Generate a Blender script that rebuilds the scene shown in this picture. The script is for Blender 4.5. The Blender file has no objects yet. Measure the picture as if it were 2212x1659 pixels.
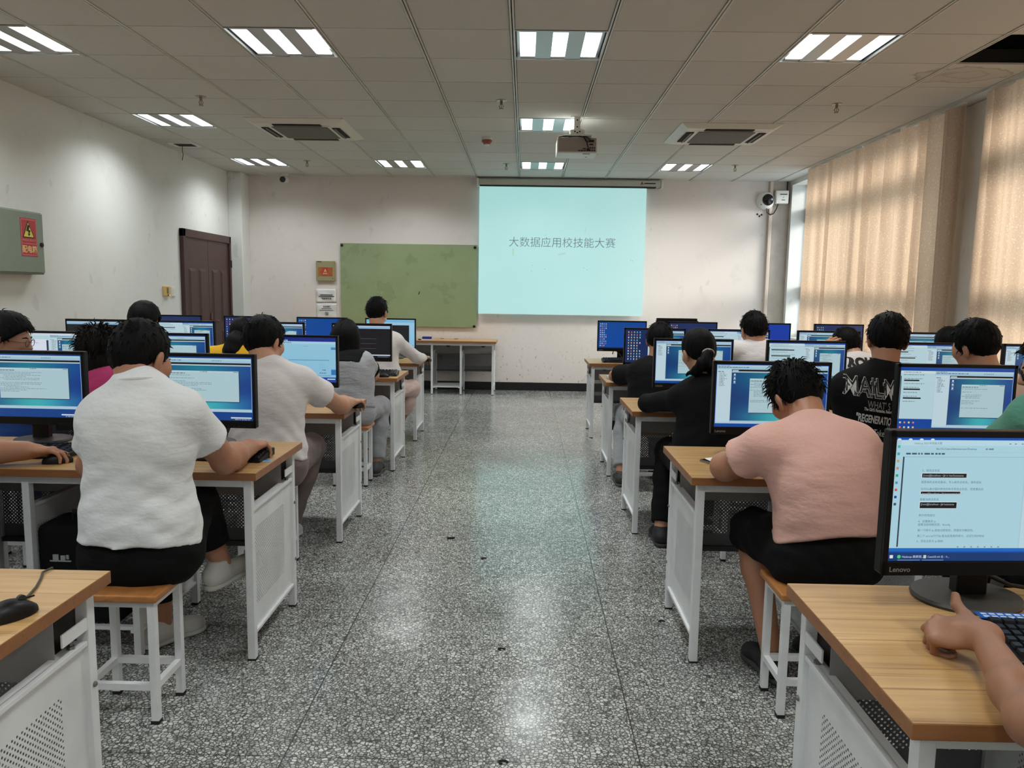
import bpy, math, random
import numpy as np
from mathutils import Vector, Matrix
from mathutils.bvhtree import BVHTree

# ------------------------------------------------------------------ camera, world, sun, exposure
SC = bpy.context.scene
COL = SC.collection
W_, H_, F_ = 2212, 1659, 1659.97
YAW, PITCH, ROLL, CZ = .0152, .1192, .0151, 1.425
def cam_axes():
    cy, sy, cp, sp = math.cos(YAW), math.sin(YAW), math.cos(PITCH), math.sin(PITCH)
    fw = np.array([-sy*cp, cy*cp, -sp]); r = np.array([cy, sy, 0.]); u = np.cross(r, fw)
    cr, sr = math.cos(ROLL), math.sin(ROLL)
    return r*cr+u*sr, -r*sr+u*cr, fw
CR, CU, CF = cam_axes()
def at(x, y, X=None, Y=None, Z=None):
    """a point of the place from where the photograph shows it and one known room coordinate"""
    d = CF + CR*(x-W_/2)/F_ - CU*(y-H_/2)/F_
    t = X/d[0] if X is not None else (Y/d[1] if Y is not None else (Z-CZ)/d[2])
    return d*t + np.array([0, 0, CZ])
cam = bpy.data.cameras.new('camera'); cam.sensor_width = 36; cam.lens = F_/W_*36
cam.clip_start = .05; cam.clip_end = 200
cam_o = bpy.data.objects.new('camera', cam); COL.objects.link(cam_o)
cam_o.matrix_world = Matrix(((CR[0], CU[0], -CF[0], 0), (CR[1], CU[1], -CF[1], 0), (CR[2], CU[2], -CF[2], CZ), (0, 0, 0, 1)))
SC.camera = cam_o
world = bpy.data.worlds.new('daylight'); SC.world = world; world.use_nodes = True
wb = world.node_tree.nodes['Background']
wb.inputs[0].default_value = (.86, .95, 1, 1); wb.inputs[1].default_value = 2.5
sun = bpy.data.lights.new('sun', 'SUN'); sun.energy = 6.0; sun.angle = math.radians(25); sun.color = (1, .95, .88)
sun_o = bpy.data.objects.new('sun', sun); COL.objects.link(sun_o)
sun_o.rotation_euler = Vector((-1, .36, -.28)).to_track_quat('-Z', 'Y').to_euler()
SC.view_settings.view_transform = 'Standard'; SC.view_settings.look = 'None'
SC.view_settings.exposure = 0; SC.view_settings.gamma = 1; SC.view_settings.use_curve_mapping = False
SC.cycles.transparent_max_bounces = 24
SC.cycles.max_bounces = 10; SC.cycles.diffuse_bounces = 5
SC.cycles.caustics_reflective = False; SC.cycles.caustics_refractive = False
SC.cycles.sample_clamp_indirect = 6
LAMP_W = 15.5          # power of one ceiling fixture
CH = 3.02              # ceiling height
BW = 11.14             # front wall of the room
LX, RX = -4.15, 3.70   # side walls

# ------------------------------------------------------------------ helpers
def lin(r, g=None, b=None):
    if g is None: r, g, b = r
    f = lambda c: (c/255/12.92 if c/255 <= .04045 else ((c/255+.055)/1.055)**2.4)
    return (f(r), f(g), f(b), 1)
MATS = {}
def mat(name, col, rough=.5, metal=0., spec=.5, emit=None, estr=1., bump=0., bscale=60., var=0., vscale=8., coat=0., trans=0.):
    if name in MATS: return MATS[name]
    m = bpy.data.materials.new(name); m.use_nodes = True; nt = m.node_tree; b = nt.nodes['Principled BSDF']
    c = lin(col) if max(col) > 1 else (*col, 1)
    b.inputs['Base Color'].default_value = c; b.inputs['Roughness'].default_value = rough
    b.inputs['Metallic'].default_value = metal; b.inputs['Specular IOR Level'].default_value = spec
    b.inputs['Coat Weight'].default_value = coat
    if emit is not None:
        b.inputs['Emission Color'].default_value = lin(emit) if max(emit) > 1 else (*emit, 1); b.inputs['Emission Strength'].default_value = estr
    tc = None
    if bump or var:
        tc = nt.nodes.new('ShaderNodeTexCoord')
    if var:
        n = nt.nodes.new('ShaderNodeTexNoise'); n.inputs['Scale'].default_value = vscale; n.inputs['Detail'].default_value = 4
        nt.links.new(tc.outputs['Object'], n.inputs['Vector'])
        r = nt.nodes.new('ShaderNodeMapRange'); r.inputs['From Min'].default_value = .3; r.inputs['From Max'].default_value = .7
        r.inputs['To Min'].default_value = 1-var; r.inputs['To Max'].default_value = 1+var*.5
        nt.links.new(n.outputs['Fac'], r.inputs['Value'])
        mx = nt.nodes.new('ShaderNodeVectorMath'); mx.operation = 'SCALE'; mx.inputs[0].default_value = c[:3]
        nt.links.new(r.outputs[0], mx.inputs['Scale']); nt.links.new(mx.outputs[0], b.inputs['Base Color'])
    if bump:
        n = nt.nodes.new('ShaderNodeTexNoise'); n.inputs['Scale'].default_value = bscale; n.inputs['Detail'].default_value = 4
        nt.links.new(tc.outputs['Object'], n.inputs['Vector'])
        bp = nt.nodes.new('ShaderNodeBump'); bp.inputs['Strength'].default_value = bump; bp.inputs['Distance'].default_value = .01
        nt.links.new(n.outputs['Fac'], bp.inputs['Height']); nt.links.new(bp.outputs[0], b.inputs['Normal'])
    MATS[name] = m
    return m
class NT:
    """short hand for writing a node tree"""
    def __init__(s, name):
        s.m = bpy.data.materials.new(name); s.m.use_nodes = True; s.t = s.m.node_tree
        s.b = s.t.nodes['Principled BSDF']; s.out = s.t.nodes['Material Output']; MATS[name] = s.m
        s.tc = s.t.nodes.new('ShaderNodeTexCoord')
    def n(s, typ, **kw):
        x = s.t.nodes.new('ShaderNode'+typ)
        for k, v in kw.items(): setattr(x, k, v)
        return x
    def l(s, a, b): s.t.links.new(a, b)
    def set(s, node, i, v):
        if hasattr(v, 'is_output'): s.l(v, node.inputs[i])
        else: node.inputs[i].default_value = v
    def math(s, op, a, b=None, c=None):
        x = s.n('Math', operation=op); s.set(x, 0, a)
        if b is not None: s.set(x, 1, b)
        if c is not None: s.set(x, 2, c)
        return x.outputs[0]
    def vmath(s, op, a, b=None):
        x = s.n('VectorMath', operation=op); s.set(x, 0, a)
        if b is not None: s.set(x, 1, b)
        return x.outputs['Value'] if op == 'LENGTH' else x.outputs[0]
    def mix(s, f, a, b):
        x = s.n('Mix', data_type='RGBA'); s.set(x, 0, f); s.set(x, 6, a); s.set(x, 7, b); return x.outputs[2]
    def noise(s, v, scale, detail=3, rough=.5):
        x = s.n('TexNoise'); s.l(v, x.inputs['Vector']); x.inputs['Scale'].default_value = scale
        x.inputs['Detail'].default_value = detail; x.inputs['Roughness'].default_value = rough; return x.outputs['Fac']
    def ramp(s, f, a0, a1, b0=0., b1=1.):
        x = s.n('MapRange'); s.set(x, 0, f); x.inputs[1].default_value = a0; x.inputs[2].default_value = a1
        x.inputs[3].default_value = b0; x.inputs[4].default_value = b1; return x.outputs[0]
    def scale(s, v, sc):
        x = s.n('Mapping'); s.l(v, x.inputs[0]); x.inputs['Scale'].default_value = sc; return x.outputs[0]
    def bump(s, h, st, dist=.01):
        x = s.n('Bump'); x.inputs['Strength'].default_value = st; x.inputs['Distance'].default_value = dist
        s.l(h, x.inputs['Height']); s.l(x.outputs[0], s.b.inputs['Normal'])
    def xyz(s, v):
        x = s.n('SeparateXYZ'); s.l(v, x.inputs[0]); return x.outputs

class MB:
    def __init__(s): s.v = []; s.f = []; s.m = []
    def add(s, vs, fs, mi=0):
        o = len(s.v); s.v += [tuple(map(float, p)) for p in vs]; s.f += [tuple(i+o for i in f) for f in fs]; s.m += [mi]*len(fs); return s
    def box(s, a, b, mi=0):
        x0, y0, z0 = [min(p, q) for p, q in zip(a, b)]; x1, y1, z1 = [max(p, q) for p, q in zip(a, b)]
        return s.add([(x0, y0, z0), (x1, y0, z0), (x1, y1, z0), (x0, y1, z0), (x0, y0, z1), (x1, y0, z1), (x1, y1, z1), (x0, y1, z1)],
              [(0, 3, 2, 1), (4, 5, 6, 7), (0, 1, 5, 4), (1, 2, 6, 5), (2, 3, 7, 6), (3, 0, 4, 7)], mi)
    def obox(s, c, sz, R, mi=0):
        vs = [Vector(c)+R@Vector((sx*sz[0]/2, sy*sz[1]/2, sz_*sz[2]/2)) for sz_ in (-1, 1) for sx, sy in ((-1, -1), (1, -1), (1, 1), (-1, 1))]
        return s.add(vs, [(0, 3, 2, 1), (4, 5, 6, 7), (0, 1, 5, 4), (1, 2, 6, 5), (2, 3, 7, 6), (3, 0, 4, 7)], mi)
    def quad(s, a, b, c, d, mi=0): return s.add([a, b, c, d], [(0, 1, 2, 3)], mi)
    def prism(s, pts, axis, lo, hi, mi=0):
        """polygon pts in the two other axes, extruded along axis from lo to hi"""
        def P(p, t):
            q = [0, 0, 0]; o = [i for i in range(3) if i != axis]; q[o[0]], q[o[1]] = p; q[axis] = t; return q
        n = len(pts)
        s.add([P(p, lo) for p in pts]+[P(p, hi) for p in pts],
              [tuple(range(n-1, -1, -1)), tuple(range(n, 2*n))]+[(i, (i+1) % n, n+(i+1) % n, n+i) for i in range(n)], mi); return s
    def tube(s, pts, r, n=8, mi=0, caps=True):
        pts = [Vector(p) for p in pts]; rs = r if isinstance(r, (list, tuple)) else [r]*len(pts)
        rings = []; up = None
        for i, p in enumerate(pts):
            t = (pts[min(i+1, len(pts)-1)]-pts[max(i-1, 0)]).normalized()
            if up is None: up = t.orthogonal().normalized()
            up = (up-t*up.dot(t)); up = up.normalized() if up.length > 1e-6 else t.orthogonal().normalized()
            w = t.cross(up)
            rings.append([p+(up*math.cos(2*math.pi*k/n)+w*math.sin(2*math.pi*k/n))*rs[i] for k in range(n)])
        vs = [q for rg in rings for q in rg]; fs = []
        for i in range(len(pts)-1):
            for k in range(n):
                fs.append((i*n+k, i*n+(k+1) % n, (i+1)*n+(k+1) % n, (i+1)*n+k))
        if caps: fs += [tuple(range(n-1, -1, -1)), tuple(range((len(pts)-1)*n, len(pts)*n))]
        return s.add(vs, fs, mi)
    def lathe(s, prof, c=(0, 0, 0), n=24, mi=0, M=None):
        """profile (radius, height) round z, moved to c, optionally turned by M"""
        vs = []
        for r, h in prof:
            for k in range(n):
                p = Vector((r*math.cos(2*math.pi*k/n), r*math.sin(2*math.pi*k/n), h))
                if M is not None: p = M@p
                vs.append(Vector(c)+p)
        fs = [(i*n+k, i*n+(k+1) % n, (i+1)*n+(k+1) % n, (i+1)*n+k) for i in range(len(prof)-1) for k in range(n)]
        fs += [tuple(range(n-1, -1, -1)), tuple(range((len(prof)-1)*n, len(prof)*n))]
        return s.add(vs, fs, mi)
    def build(s, name, mats, parent=None, bevel=0., smooth=False, label=None, seg=2):
        me = bpy.data.meshes.new(name); me.from_pydata(s.v, [], s.f)
        for m in (mats if isinstance(mats, (list, tuple)) else [mats]): me.materials.append(m)
        if any(s.m): me.polygons.foreach_set('material_index', s.m)
        me.update()
        if smooth:
            me.polygons.foreach_set('use_smooth', [True]*len(me.polygons)); me.set_sharp_from_angle(angle=math.radians(42))
        o = bpy.data.objects.new(name, me); COL.objects.link(o)
        if parent is not None: o.parent = parent
        if bevel:
            b = o.modifiers.new('bevel', 'BEVEL'); b.width = bevel; b.segments = seg; b.limit_method = 'ANGLE'; b.angle_limit = math.radians(50)
        if label: o['label'] = label
        return o
def tag(o, label=None, cat=None, group=None, kind=None):
    if label: o['label'] = label
    if cat: o['category'] = cat
    if group: o['group'] = group
    if kind: o['kind'] = kind
    return o
def thing(name, label, cat, loc=(0, 0, 0), rz=0., group=None):
    o = bpy.data.objects.new(name, None); COL.objects.link(o); o.empty_display_size = .05
    o.location = loc; o.rotation_euler = (0, 0, rz)
    return tag(o, label, cat, group)
def struct(o): o['kind'] = 'structure'; return o
def copy_tree(o, parent=None):
    c = o.copy(); COL.objects.link(c)
    if parent is not None: c.parent = parent
    for ch in list(o.children): copy_tree(ch, c)
    return c
def place(proto, used, loc, rz, label, group):
    """the first time the thing itself, then copies of it"""
    o = proto if not used else copy_tree(proto)
    used.append(1); o.location = loc; o.rotation_euler = (0, 0, rz); o['label'] = label; o['group'] = group
    return o
def text_mesh(body, size, align='LEFT', bold=0., shear=0., spacing=1., extrude=0.):
    cu = bpy.data.curves.new('txt', 'FONT'); cu.body = body; cu.size = size; cu.align_x = align; cu.offset = bold; cu.shear = shear
    cu.space_character = spacing; cu.extrude = extrude; cu.resolution_u = 3
    o = bpy.data.objects.new('txt', cu); COL.objects.link(o)
    dg = bpy.context.evaluated_depsgraph_get(); me = bpy.data.meshes.new_from_object(o.evaluated_get(dg))
    bpy.data.objects.remove(o); bpy.data.curves.remove(cu)
    v = [tuple(p.co) for p in me.vertices]; f = [tuple(p.vertices) for p in me.polygons]; bpy.data.meshes.remove(me)
    return v, f
def text_on(mb, body, size, o, u, w, mi=0, **kw):
    """letters in the plane through o with reading direction u and up direction w"""
    v, f = text_mesh(body, size, **kw); o = Vector(o); u = Vector(u); w = Vector(w)
    mb.add([o+u*p[0]+w*p[1] for p in v], f, mi)
ORD = ['first', 'second', 'third', 'fourth', 'fifth', 'sixth']

# ------------------------------------------------------------------ materials
def make_floor_mat():
    s = NT('terrazzo'); g = s.n('NewGeometry'); P = g.outputs['Position']
    w = s.n('TexNoise'); s.l(P, w.inputs['Vector']); w.inputs['Scale'].default_value = 120; w.inputs['Detail'].default_value = 2
    dv = s.n('VectorMath', operation='SCALE'); s.l(w.outputs['Color'], dv.inputs[0]); dv.inputs['Scale'].default_value = .006
    Q = s.vmath('ADD', P, dv.outputs[0])
    v = s.n('TexVoronoi', feature='DISTANCE_TO_EDGE'); s.l(Q, v.inputs['Vector']); v.inputs['Scale'].default_value = 74
    v2 = s.n('TexVoronoi', feature='F1'); s.l(Q, v2.inputs['Vector']); v2.inputs['Scale'].default_value = 74
    chip = s.n('SeparateColor'); s.l(v2.outputs['Color'], chip.inputs[0])
    tone = s.ramp(chip.outputs[0], 0, 1, 0, 1)
    c1 = s.mix(tone, (.29, .295, .28, 1), (.74, .75, .72, 1))
    edge = s.ramp(v.outputs['Distance'], .05, .16)
    c2 = s.mix(edge, (.085, .087, .08, 1), c1)
    grime = s.ramp(s.noise(P, 1.3, 5, .6), .35, .7, .72, 1.06)
    x = s.xyz(P)
    def joint(c, off):
        a = s.math('FRACT', s.math('DIVIDE', s.math('SUBTRACT', c, off-10*1.0913), 1.0913))
        a = s.math('ABSOLUTE', s.math('SUBTRACT', a, .5)); return s.math('GREATER_THAN', a, .5-.0022)
    j = s.math('MAXIMUM', joint(x[0], -.7155), s.math('MULTIPLY', joint(x[1], 2.192), .8))
    sc = s.n('VectorMath', operation='SCALE'); s.l(c2, sc.inputs[0]); s.l(grime, sc.inputs['Scale'])
    c3 = s.mix(s.math('MULTIPLY', j, .85), sc.outputs[0], (.02, .02, .02, 1))
    s.l(c3, s.b.inputs['Base Color'])
    s.l(s.ramp(s.noise(P, 3, 4), .3, .7, .11, .25), s.b.inputs['Roughness']); s.b.inputs['Specular IOR Level'].default_value = .55
    return s.m
def make_wall_mat(name, col, front=False):
    s = NT(name); g = s.n('NewGeometry'); P = g.outputs['Position']
    patch = s.ramp(s.noise(P, 2.6, 6, .62), .56, .66, 0, 1)
    patch2 = s.ramp(s.noise(s.scale(P, (1, 1, .6)), 7, 3, .5), .66, .70, 0, 1)
    c = s.mix(s.math('MULTIPLY', patch, .10), lin(col), (.30, .30, .28, 1))
    c = s.mix(s.math('MULTIPLY', patch2, .16), c, (.25, .25, .24, 1))
    z = s.xyz(P)[2]
    low = s.ramp(z, .15, 1.0, 1, 0)
    scuff = s.ramp(s.noise(s.scale(P, (1, 1, .7)), 22, 5, .7), .60, .66, 0, 1)
    c = s.mix(s.math('MULTIPLY', s.math('MULTIPLY', scuff, low), .75), c, (.12, .11, .10, 1))
    s.l(c, s.b.inputs['Base Color']); s.b.inputs['Roughness'].default_value = .72; s.b.inputs['Specular IOR Level'].default_value = .3
    s.bump(s.noise(P, 90, 4), .12, .004)
    return s.m
def make_wood(name, a, b, line, sc=(1.1, 26, 26), stripes=True, rough=.34):
    s = NT(name); P = s.tc.outputs['Object']
    oi = s.n('ObjectInfo'); rnd = s.n('VectorMath', operation='SCALE'); s.l(oi.outputs['Location'], rnd.inputs[0]); rnd.inputs['Scale'].default_value = 3.7
    Q = s.vmath('ADD', s.scale(P, sc), rnd.outputs[0])
    n1 = s.noise(Q, 1.2, 5, .6)
    Q2 = s.vmath('ADD', s.scale(P, (sc[0]*.8, sc[1]*3.2, sc[2]*3)), rnd.outputs[0])
    n2 = s.noise(Q2, 1.5, 3, .55)
    c = s.mix(s.ramp(n1, .32, .66), lin(a), lin(b))
    c = s.mix(s.ramp(n2, .60, .68, 0, .62), c, lin(line))
    s.l(c, s.b.inputs['Base Color']); s.b.inputs['Roughness'].default_value = rough
    return s.m
def make_perforated(name, col, region, metal=.0, rough=.45, pitch=.0157, r=.0030, axes=(1, 2)):
    """painted sheet with punched holes in the region (u0,u1,v0,v1) of the object's own axes"""
    s = NT(name); P = s.tc.outputs['Object']; x = s.xyz(P); u, v = x[axes[0]], x[axes[1]]
    def lat(off):
        cu = s.math('SUBTRACT', s.math('FRACT', s.math('ADD', s.math('DIVIDE', u, pitch), 200+off)), .5)
        cv = s.math('SUBTRACT', s.math('FRACT', s.math('ADD', s.math('DIVIDE', v, pitch), 200+off)), .5)
        return s.math('SQRT', s.math('ADD', s.math('MULTIPLY', cu, cu), s.math('MULTIPLY', cv, cv)))
    d = s.math('MINIMUM', lat(0.), lat(.5))
    m = s.math('LESS_THAN', d, r/pitch)
    for (c, lo, hi) in ((u, region[0], region[1]), (v, region[2], region[3])):
        if lo is None: continue
        m = s.math('MULTIPLY', m, s.math('MULTIPLY', s.math('GREATER_THAN', c, lo), s.math('LESS_THAN', c, hi)))
    nz = s.ramp(s.noise(P, 9, 5), .3, .75, 1.03, .9)
    sc = s.n('VectorMath', operation='SCALE'); sc.inputs[0].default_value = lin(col)[:3]; s.l(nz, sc.inputs['Scale'])
    s.l(sc.outputs[0], s.b.inputs['Base Color'])
    s.b.inputs['Roughness'].default_value = rough; s.b.inputs['Metallic'].default_value = metal
    tr = s.n('BsdfTransparent'); mx = s.n('MixShader'); s.l(m, mx.inputs[0]); s.l(s.b.outputs[0], mx.inputs[1]); s.l(tr.outputs[0], mx.inputs[2])
    s.l(mx.outputs[0], s.out.inputs[0])
    return s.m
def make_curtain():
    s = NT('curtain_cloth'); P = s.tc.outputs['Object']
    fl = s.n('TexVoronoi', feature='F1'); s.l(P, fl.inputs['Vector']); fl.inputs['Scale'].default_value = 42
    dots = s.ramp(fl.outputs['Distance'], .12, .30, 1, 0)
    fl2 = s.ramp(s.noise(P, 70, 3), .45, .62, 0, 1)
    dif = s.n('BsdfDiffuse'); trn = s.n('BsdfTranslucent')
    c = s.mix(s.math('MULTIPLY', dots, .55), (.56, .43, .33, 1), (.74, .62, .51, 1))
    c = s.mix(s.math('MULTIPLY', fl2, .25), c, (.42, .28, .18, 1))
    s.l(c, dif.inputs[0])
    c2 = s.mix(s.math('MULTIPLY', dots, .7), (.66, .47, .33, 1), (.88, .73, .57, 1))
    c2 = s.mix(s.math('MULTIPLY', fl2, .25), c2, (.46, .30, .19, 1))
    s.l(c2, trn.inputs[0])
    mx = s.n('MixShader'); mx.inputs[0].default_value = .52; s.l(dif.outputs[0], mx.inputs[1]); s.l(trn.outputs[0], mx.inputs[2]); s.l(mx.outputs[0], s.out.inputs[0])
    return s.m
def make_cloth(name, col, weave=500, fold=.35, rough=.85, var=.06):
    s = NT(name); P = s.tc.outputs['Object']
    f1 = s.noise(s.scale(P, (1, 1, 2.0)), 5, 3, .45); f2 = s.noise(s.scale(P, (1.2, 1, 2.6)), 13, 3, .5)
    h = s.math('ADD', s.math('MULTIPLY', f1, 1.), s.math('MULTIPLY', f2, .30))
    s.bump(h, fold, .03)
    sc = s.n('VectorMath', operation='SCALE'); sc.inputs[0].default_value = lin(col)[:3]
    s.l(s.ramp(s.noise(P, weave, 2), .3, .7, 1-var, 1+var), sc.inputs['Scale']); s.l(sc.outputs[0], s.b.inputs['Base Color'])
    s.b.inputs['Roughness'].default_value = rough; s.b.inputs['Specular IOR Level'].default_value = .2
    s.b.inputs['Sheen Weight'].default_value = .12 if max(col) > 60 else 0.
    return s.m
def make_hair(name, col=(7, 7, 8)):
    s = NT(name); P = s.tc.outputs['Object']
    n = s.noise(s.scale(P, (1, 1, .12)), 260, 2, .6)
    s.l(s.mix(s.ramp(n, .35, .7), lin(col), lin([c*1.6 for c in col])), s.b.inputs['Base Color'])
    s.l(s.ramp(n, .3, .7, .45, .7), s.b.inputs['Roughness']); s.b.inputs['Specular IOR Level'].default_value = .12
    s.bump(n, .5, .004)
    return s.m
def make_skin(name, col):
    s = NT(name); P = s.tc.outputs['Object']
    a = s.ramp(s.noise(P, 30, 4), .35, .7, 0, .35)
    c = s.mix(a, lin(col), lin((col[0]*1.02, col[1]*.84, col[2]*.78)))
    s.l(c, s.b.inputs['Base Color']); s.b.inputs['Roughness'].default_value = .5; s.b.inputs['Specular IOR Level'].default_value = .4
    s.b.inputs['Subsurface Weight'].default_value = .12; s.b.inputs['Subsurface Radius'].default_value = (.012, .005, .003); s.b.inputs['Subsurface Scale'].default_value = .6
    s.bump(s.noise(P, 260, 3), .12, .002)
    return s.m
def make_board():
    s = NT('green_glass'); P = s.tc.outputs['Object']
    a = s.ramp(s.noise(P, 2.2, 6, .6), .25, .8); c = s.mix(a, lin((134, 150, 112)), lin((150, 164, 126)))
    s.l(c, s.b.inputs['Base Color']); s.l(s.ramp(a, 0, 1, .22, .4), s.b.inputs['Roughness']); return s.m
def make_ceiling_tile():
    s = NT('ceiling_tile'); g = s.n('NewGeometry'); P = g.outputs['Position']
    v = s.n('TexWhiteNoise'); c = s.vmath('FLOOR', s.vmath('DIVIDE', s.vmath('SUBTRACT', P, (-.105, 4.331, 0)), (.6, .6, 1000))); s.l(c, v.inputs[0])
    base = s.mix(v.outputs['Value'], (.56, .545, .51, 1), (.61, .595, .56, 1))
    # water stain in one tile
    d = s.vmath('MULTIPLY', s.vmath('SUBTRACT', P, (3.12, 5.80, 3.02)), (1.55, 2.5, 0))
    wob = s.math('MULTIPLY', s.math('SUBTRACT', s.noise(P, 6, 5, .6), .5), .62)
    r = s.math('ADD', s.vmath('LENGTH', d), wob)
    inner = s.ramp(r, .50, .53, 1, 0); ring = s.math('MULTIPLY', s.ramp(r, .44, .50, 0, 1), inner)
    ring2 = s.math('MULTIPLY', s.ramp(r, .16, .21, 0, 1), s.ramp(r, .22, .26, 1, 0))
    st = s.math('ADD', s.math('MULTIPLY', inner, .16), s.math('ADD', s.math('MULTIPLY', ring, .40), s.math('MULTIPLY', ring2, .25)))
    s.l(s.mix(st, base, (.20, .145, .09, 1)), s.b.inputs['Base Color']); s.b.inputs['Roughness'].default_value = .8
    s.bump(s.noise(P, 300, 2), .1, .002); return s.m
M_FLOOR = make_floor_mat()
M_WALL = make_wall_mat('wall_paint', (222, 223, 220)); M_FRONT = make_wall_mat('front_wall_paint', (222, 214, 210))
M_TILE = make_ceiling_tile(); M_TBAR = mat('ceiling_bar', (205, 203, 195), .4, var=.1)
M_DARK = mat('dark_gap', (30, 29, 27), .9); M_VOID = mat('ceiling_void', (14, 14, 14), .95)
M_TOP = make_wood('desk_wood', (170, 132, 84), (200, 160, 108), (112, 78, 44))
M_EDGE = make_wood('desk_edge_wood', (136, 88, 50), (152, 100, 60), (110, 68, 36), (1.1, 20, 20), rough=.4)
M_SEAT = make_wood('stool_wood', (160, 104, 56), (184, 124, 72), (120, 76, 40), (14, 1.6, 14))
M_STEEL = mat('white_steel', (222, 224, 226), .38, var=.07, vscale=14)
M_STEELG = mat('grey_steel', (150, 150, 152), .45, var=.06)
M_SIDE = make_perforated('perforated_side', (222, 224, 226), (.085, .45, .20, .505))
M_BACK = make_perforated('perforated_back', (116, 116, 120), (None, None, .355, .522), rough=.4, axes=(0, 2))
M_BACKP = mat('solid_back', (150, 148, 147), .5, var=.06)
M_RUB = mat('black_rubber', (16, 16, 16), .7)
M_BLK = mat('black_plastic', (9, 10, 11), .42, spec=.3, var=.1); M_BLKG = mat('black_gloss', (12, 12, 13), .22)
M_KEY = mat('key_plastic', (24, 24, 26), .35); M_CABLE = mat('cable_rubber', (14, 14, 14), .5)
M_GREY = mat('base_plastic', (52, 50, 48), .45)
M_WHITE = mat('white_plastic', (224, 224, 220), .4); M_SILV = mat('silver_text', (150, 150, 150), .35, .3)
M_CURT = make_curtain(); M_BOARD = make_board()
M_HAIR = make_hair('black_hair'); M_HAIRB = make_hair('dark_hair', (14, 11, 9))
SKIN = [make_skin('skin_tan', (168, 122, 96)), make_skin('skin_light', (188, 144, 118)), make_skin('skin_brown', (150, 108, 84))]
M_CHROME = mat('chrome', (200, 200, 200), .18, 1.)
# ------------------------------------------------------------------ the setting
YB = -3.0
struct(MB().box((LX-.2, YB-.2, -.12), (RX+.4, BW+.2, 0)).build('floor', M_FLOOR))
struct(MB().box((LX-.2, YB-.2, -.12), (LX, BW+.2, CH+.5)).build('wall_left', M_WALL))
struct(MB().box((LX, BW, 0), (RX+.4, BW+.2, CH+.5)).build('wall_front', M_FRONT))
struct(MB().box((LX, YB-.2, 0), (RX+.3, YB, CH+.5)).build('wall_back', M_WALL))
# right wall: piers, sill and lintel round the window openings
wr = MB(); WZ0, WZ1 = .85, 2.96; WINS = [(6.90, 11.02), (2.1, 6.12), (-2.4, 1.6)]
ys = [YB]+[v for w in reversed(WINS) for v in w]+[BW]
for i in range(0, len(ys), 2): wr.box((RX, ys[i], 0), (RX+.32, ys[i+1], CH+.5))
for a, b in WINS:
    wr.box((RX, a, 0), (RX+.32, b, WZ0)); wr.box((RX, a, WZ1), (RX+.32, b, CH+.5))
struct(wr.build('wall_right', M_WALL))
struct(MB().box((3.665, 6.20, 0), (RX, 6.86, CH)).build('trim_1', M_WALL, bevel=.01))       # pier between the windows
M_FRAME = mat('window_frame', (196, 200, 202), .4)
def glass():
    s = NT('window_glass'); t = s.n('BsdfTransparent'); g = s.n('BsdfGlossy'); g.inputs['Roughness'].default_value = .05
    t.inputs[0].default_value = (.96, .98, .98, 1); m = s.n('MixShader'); m.inputs[0].default_value = .06
    s.l(t.outputs[0], m.inputs[1]); s.l(g.outputs[0], m.inputs[2]); s.l(m.outputs[0], s.out.inputs[0]); return s.m
M_GLASS = glass()
for i, (a, b) in enumerate(WINS):
    w = MB(); x0, x1 = RX+.21, RX+.27
    w.box((x0, a, WZ0), (x1, b, WZ0+.06)); w.box((x0, a, WZ1-.06), (x1, b, WZ1)); w.box((x0, a, WZ0), (x1, a+.06, WZ1)); w.box((x0, b-.018, WZ0), (x1, b, WZ1))
    for z in (1.46, 2.54): w.box((x0-.02, a, z-.10), (x1+.02, b, z+.10))
    n = 2
    for k in range(1, n):
        y = (8.58 if i == 0 else 5.2 if i == 1 else -.4); w.box((x0, y-.035, WZ0), (x1, y+.035, WZ1))
    wo = struct(w.build('window_%d' % (i+1), M_FRAME))
    MB().box((RX+.235, a+.06, WZ0+.06), (RX+.245, b-.06, WZ1-.06)).build('pane', M_GLASS, wo)
# left front pier and baseboards
struct(MB().box((LX, 10.83, 0), (-3.96, BW, CH)).build('trim_2', M_WALL, bevel=.008))
struct(MB().box((-3.96, BW-.012, 0), (3.70, BW, .118)).build('baseboard_front', mat('black_baseboard', (22, 22, 23), .35, var=.5, vscale=18)))
struct(MB().box((LX, YB, 0), (LX+.012, 9.24, .118)).build('baseboard_left', MATS['black_baseboard']))
struct(MB().box((3.415, BW-.05, 0), (3.46, BW, CH)).build('trim_3', mat('conduit', (206, 190, 178), .5), bevel=.006))
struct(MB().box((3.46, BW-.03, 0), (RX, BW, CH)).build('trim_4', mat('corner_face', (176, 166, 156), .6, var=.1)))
# ceiling: tiles over a void, T bars along the room; one tile is missing
X0, Y0, P = -.105, 4.331, .6
COLS = range(-7, 7); ROWS = range(-13, 12)
LIGHTS = [(c, 9) for c in (-6, -3, 0, 3)]+[(c, 5) for c in (-6, 0)]+[(c, 1) for c in (-6, -3, 0, 3)]+[(-6, -3), (0, -3), (-3, -7), (0, -7), (3, -7), (-6, -7), (-3, -11), (3, -11)]
ACS = [(-2.21, 7.9), (1.91, 7.9)]
HOLES = set(LIGHTS) | {(5, 1)}
t = MB()
for c in COLS:
    for r in ROWS:
        if (c, r) in HOLES: continue
        xa, xb, ya, yb = X0+c*P+.018, X0+(c+1)*P-.018, Y0+r*P+.0045, Y0+(r+1)*P-.0045
        xa, xb, ya, yb = max(xa, LX), min(xb, RX+.1), max(ya, YB), min(yb, BW)
        if xb-xa < .02 or yb-ya < .02: continue
        t.box((xa, ya, CH), (xb, yb, CH+.012))
ceil_o = struct(t.build('ceiling', M_TILE))
tb = MB()
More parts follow.
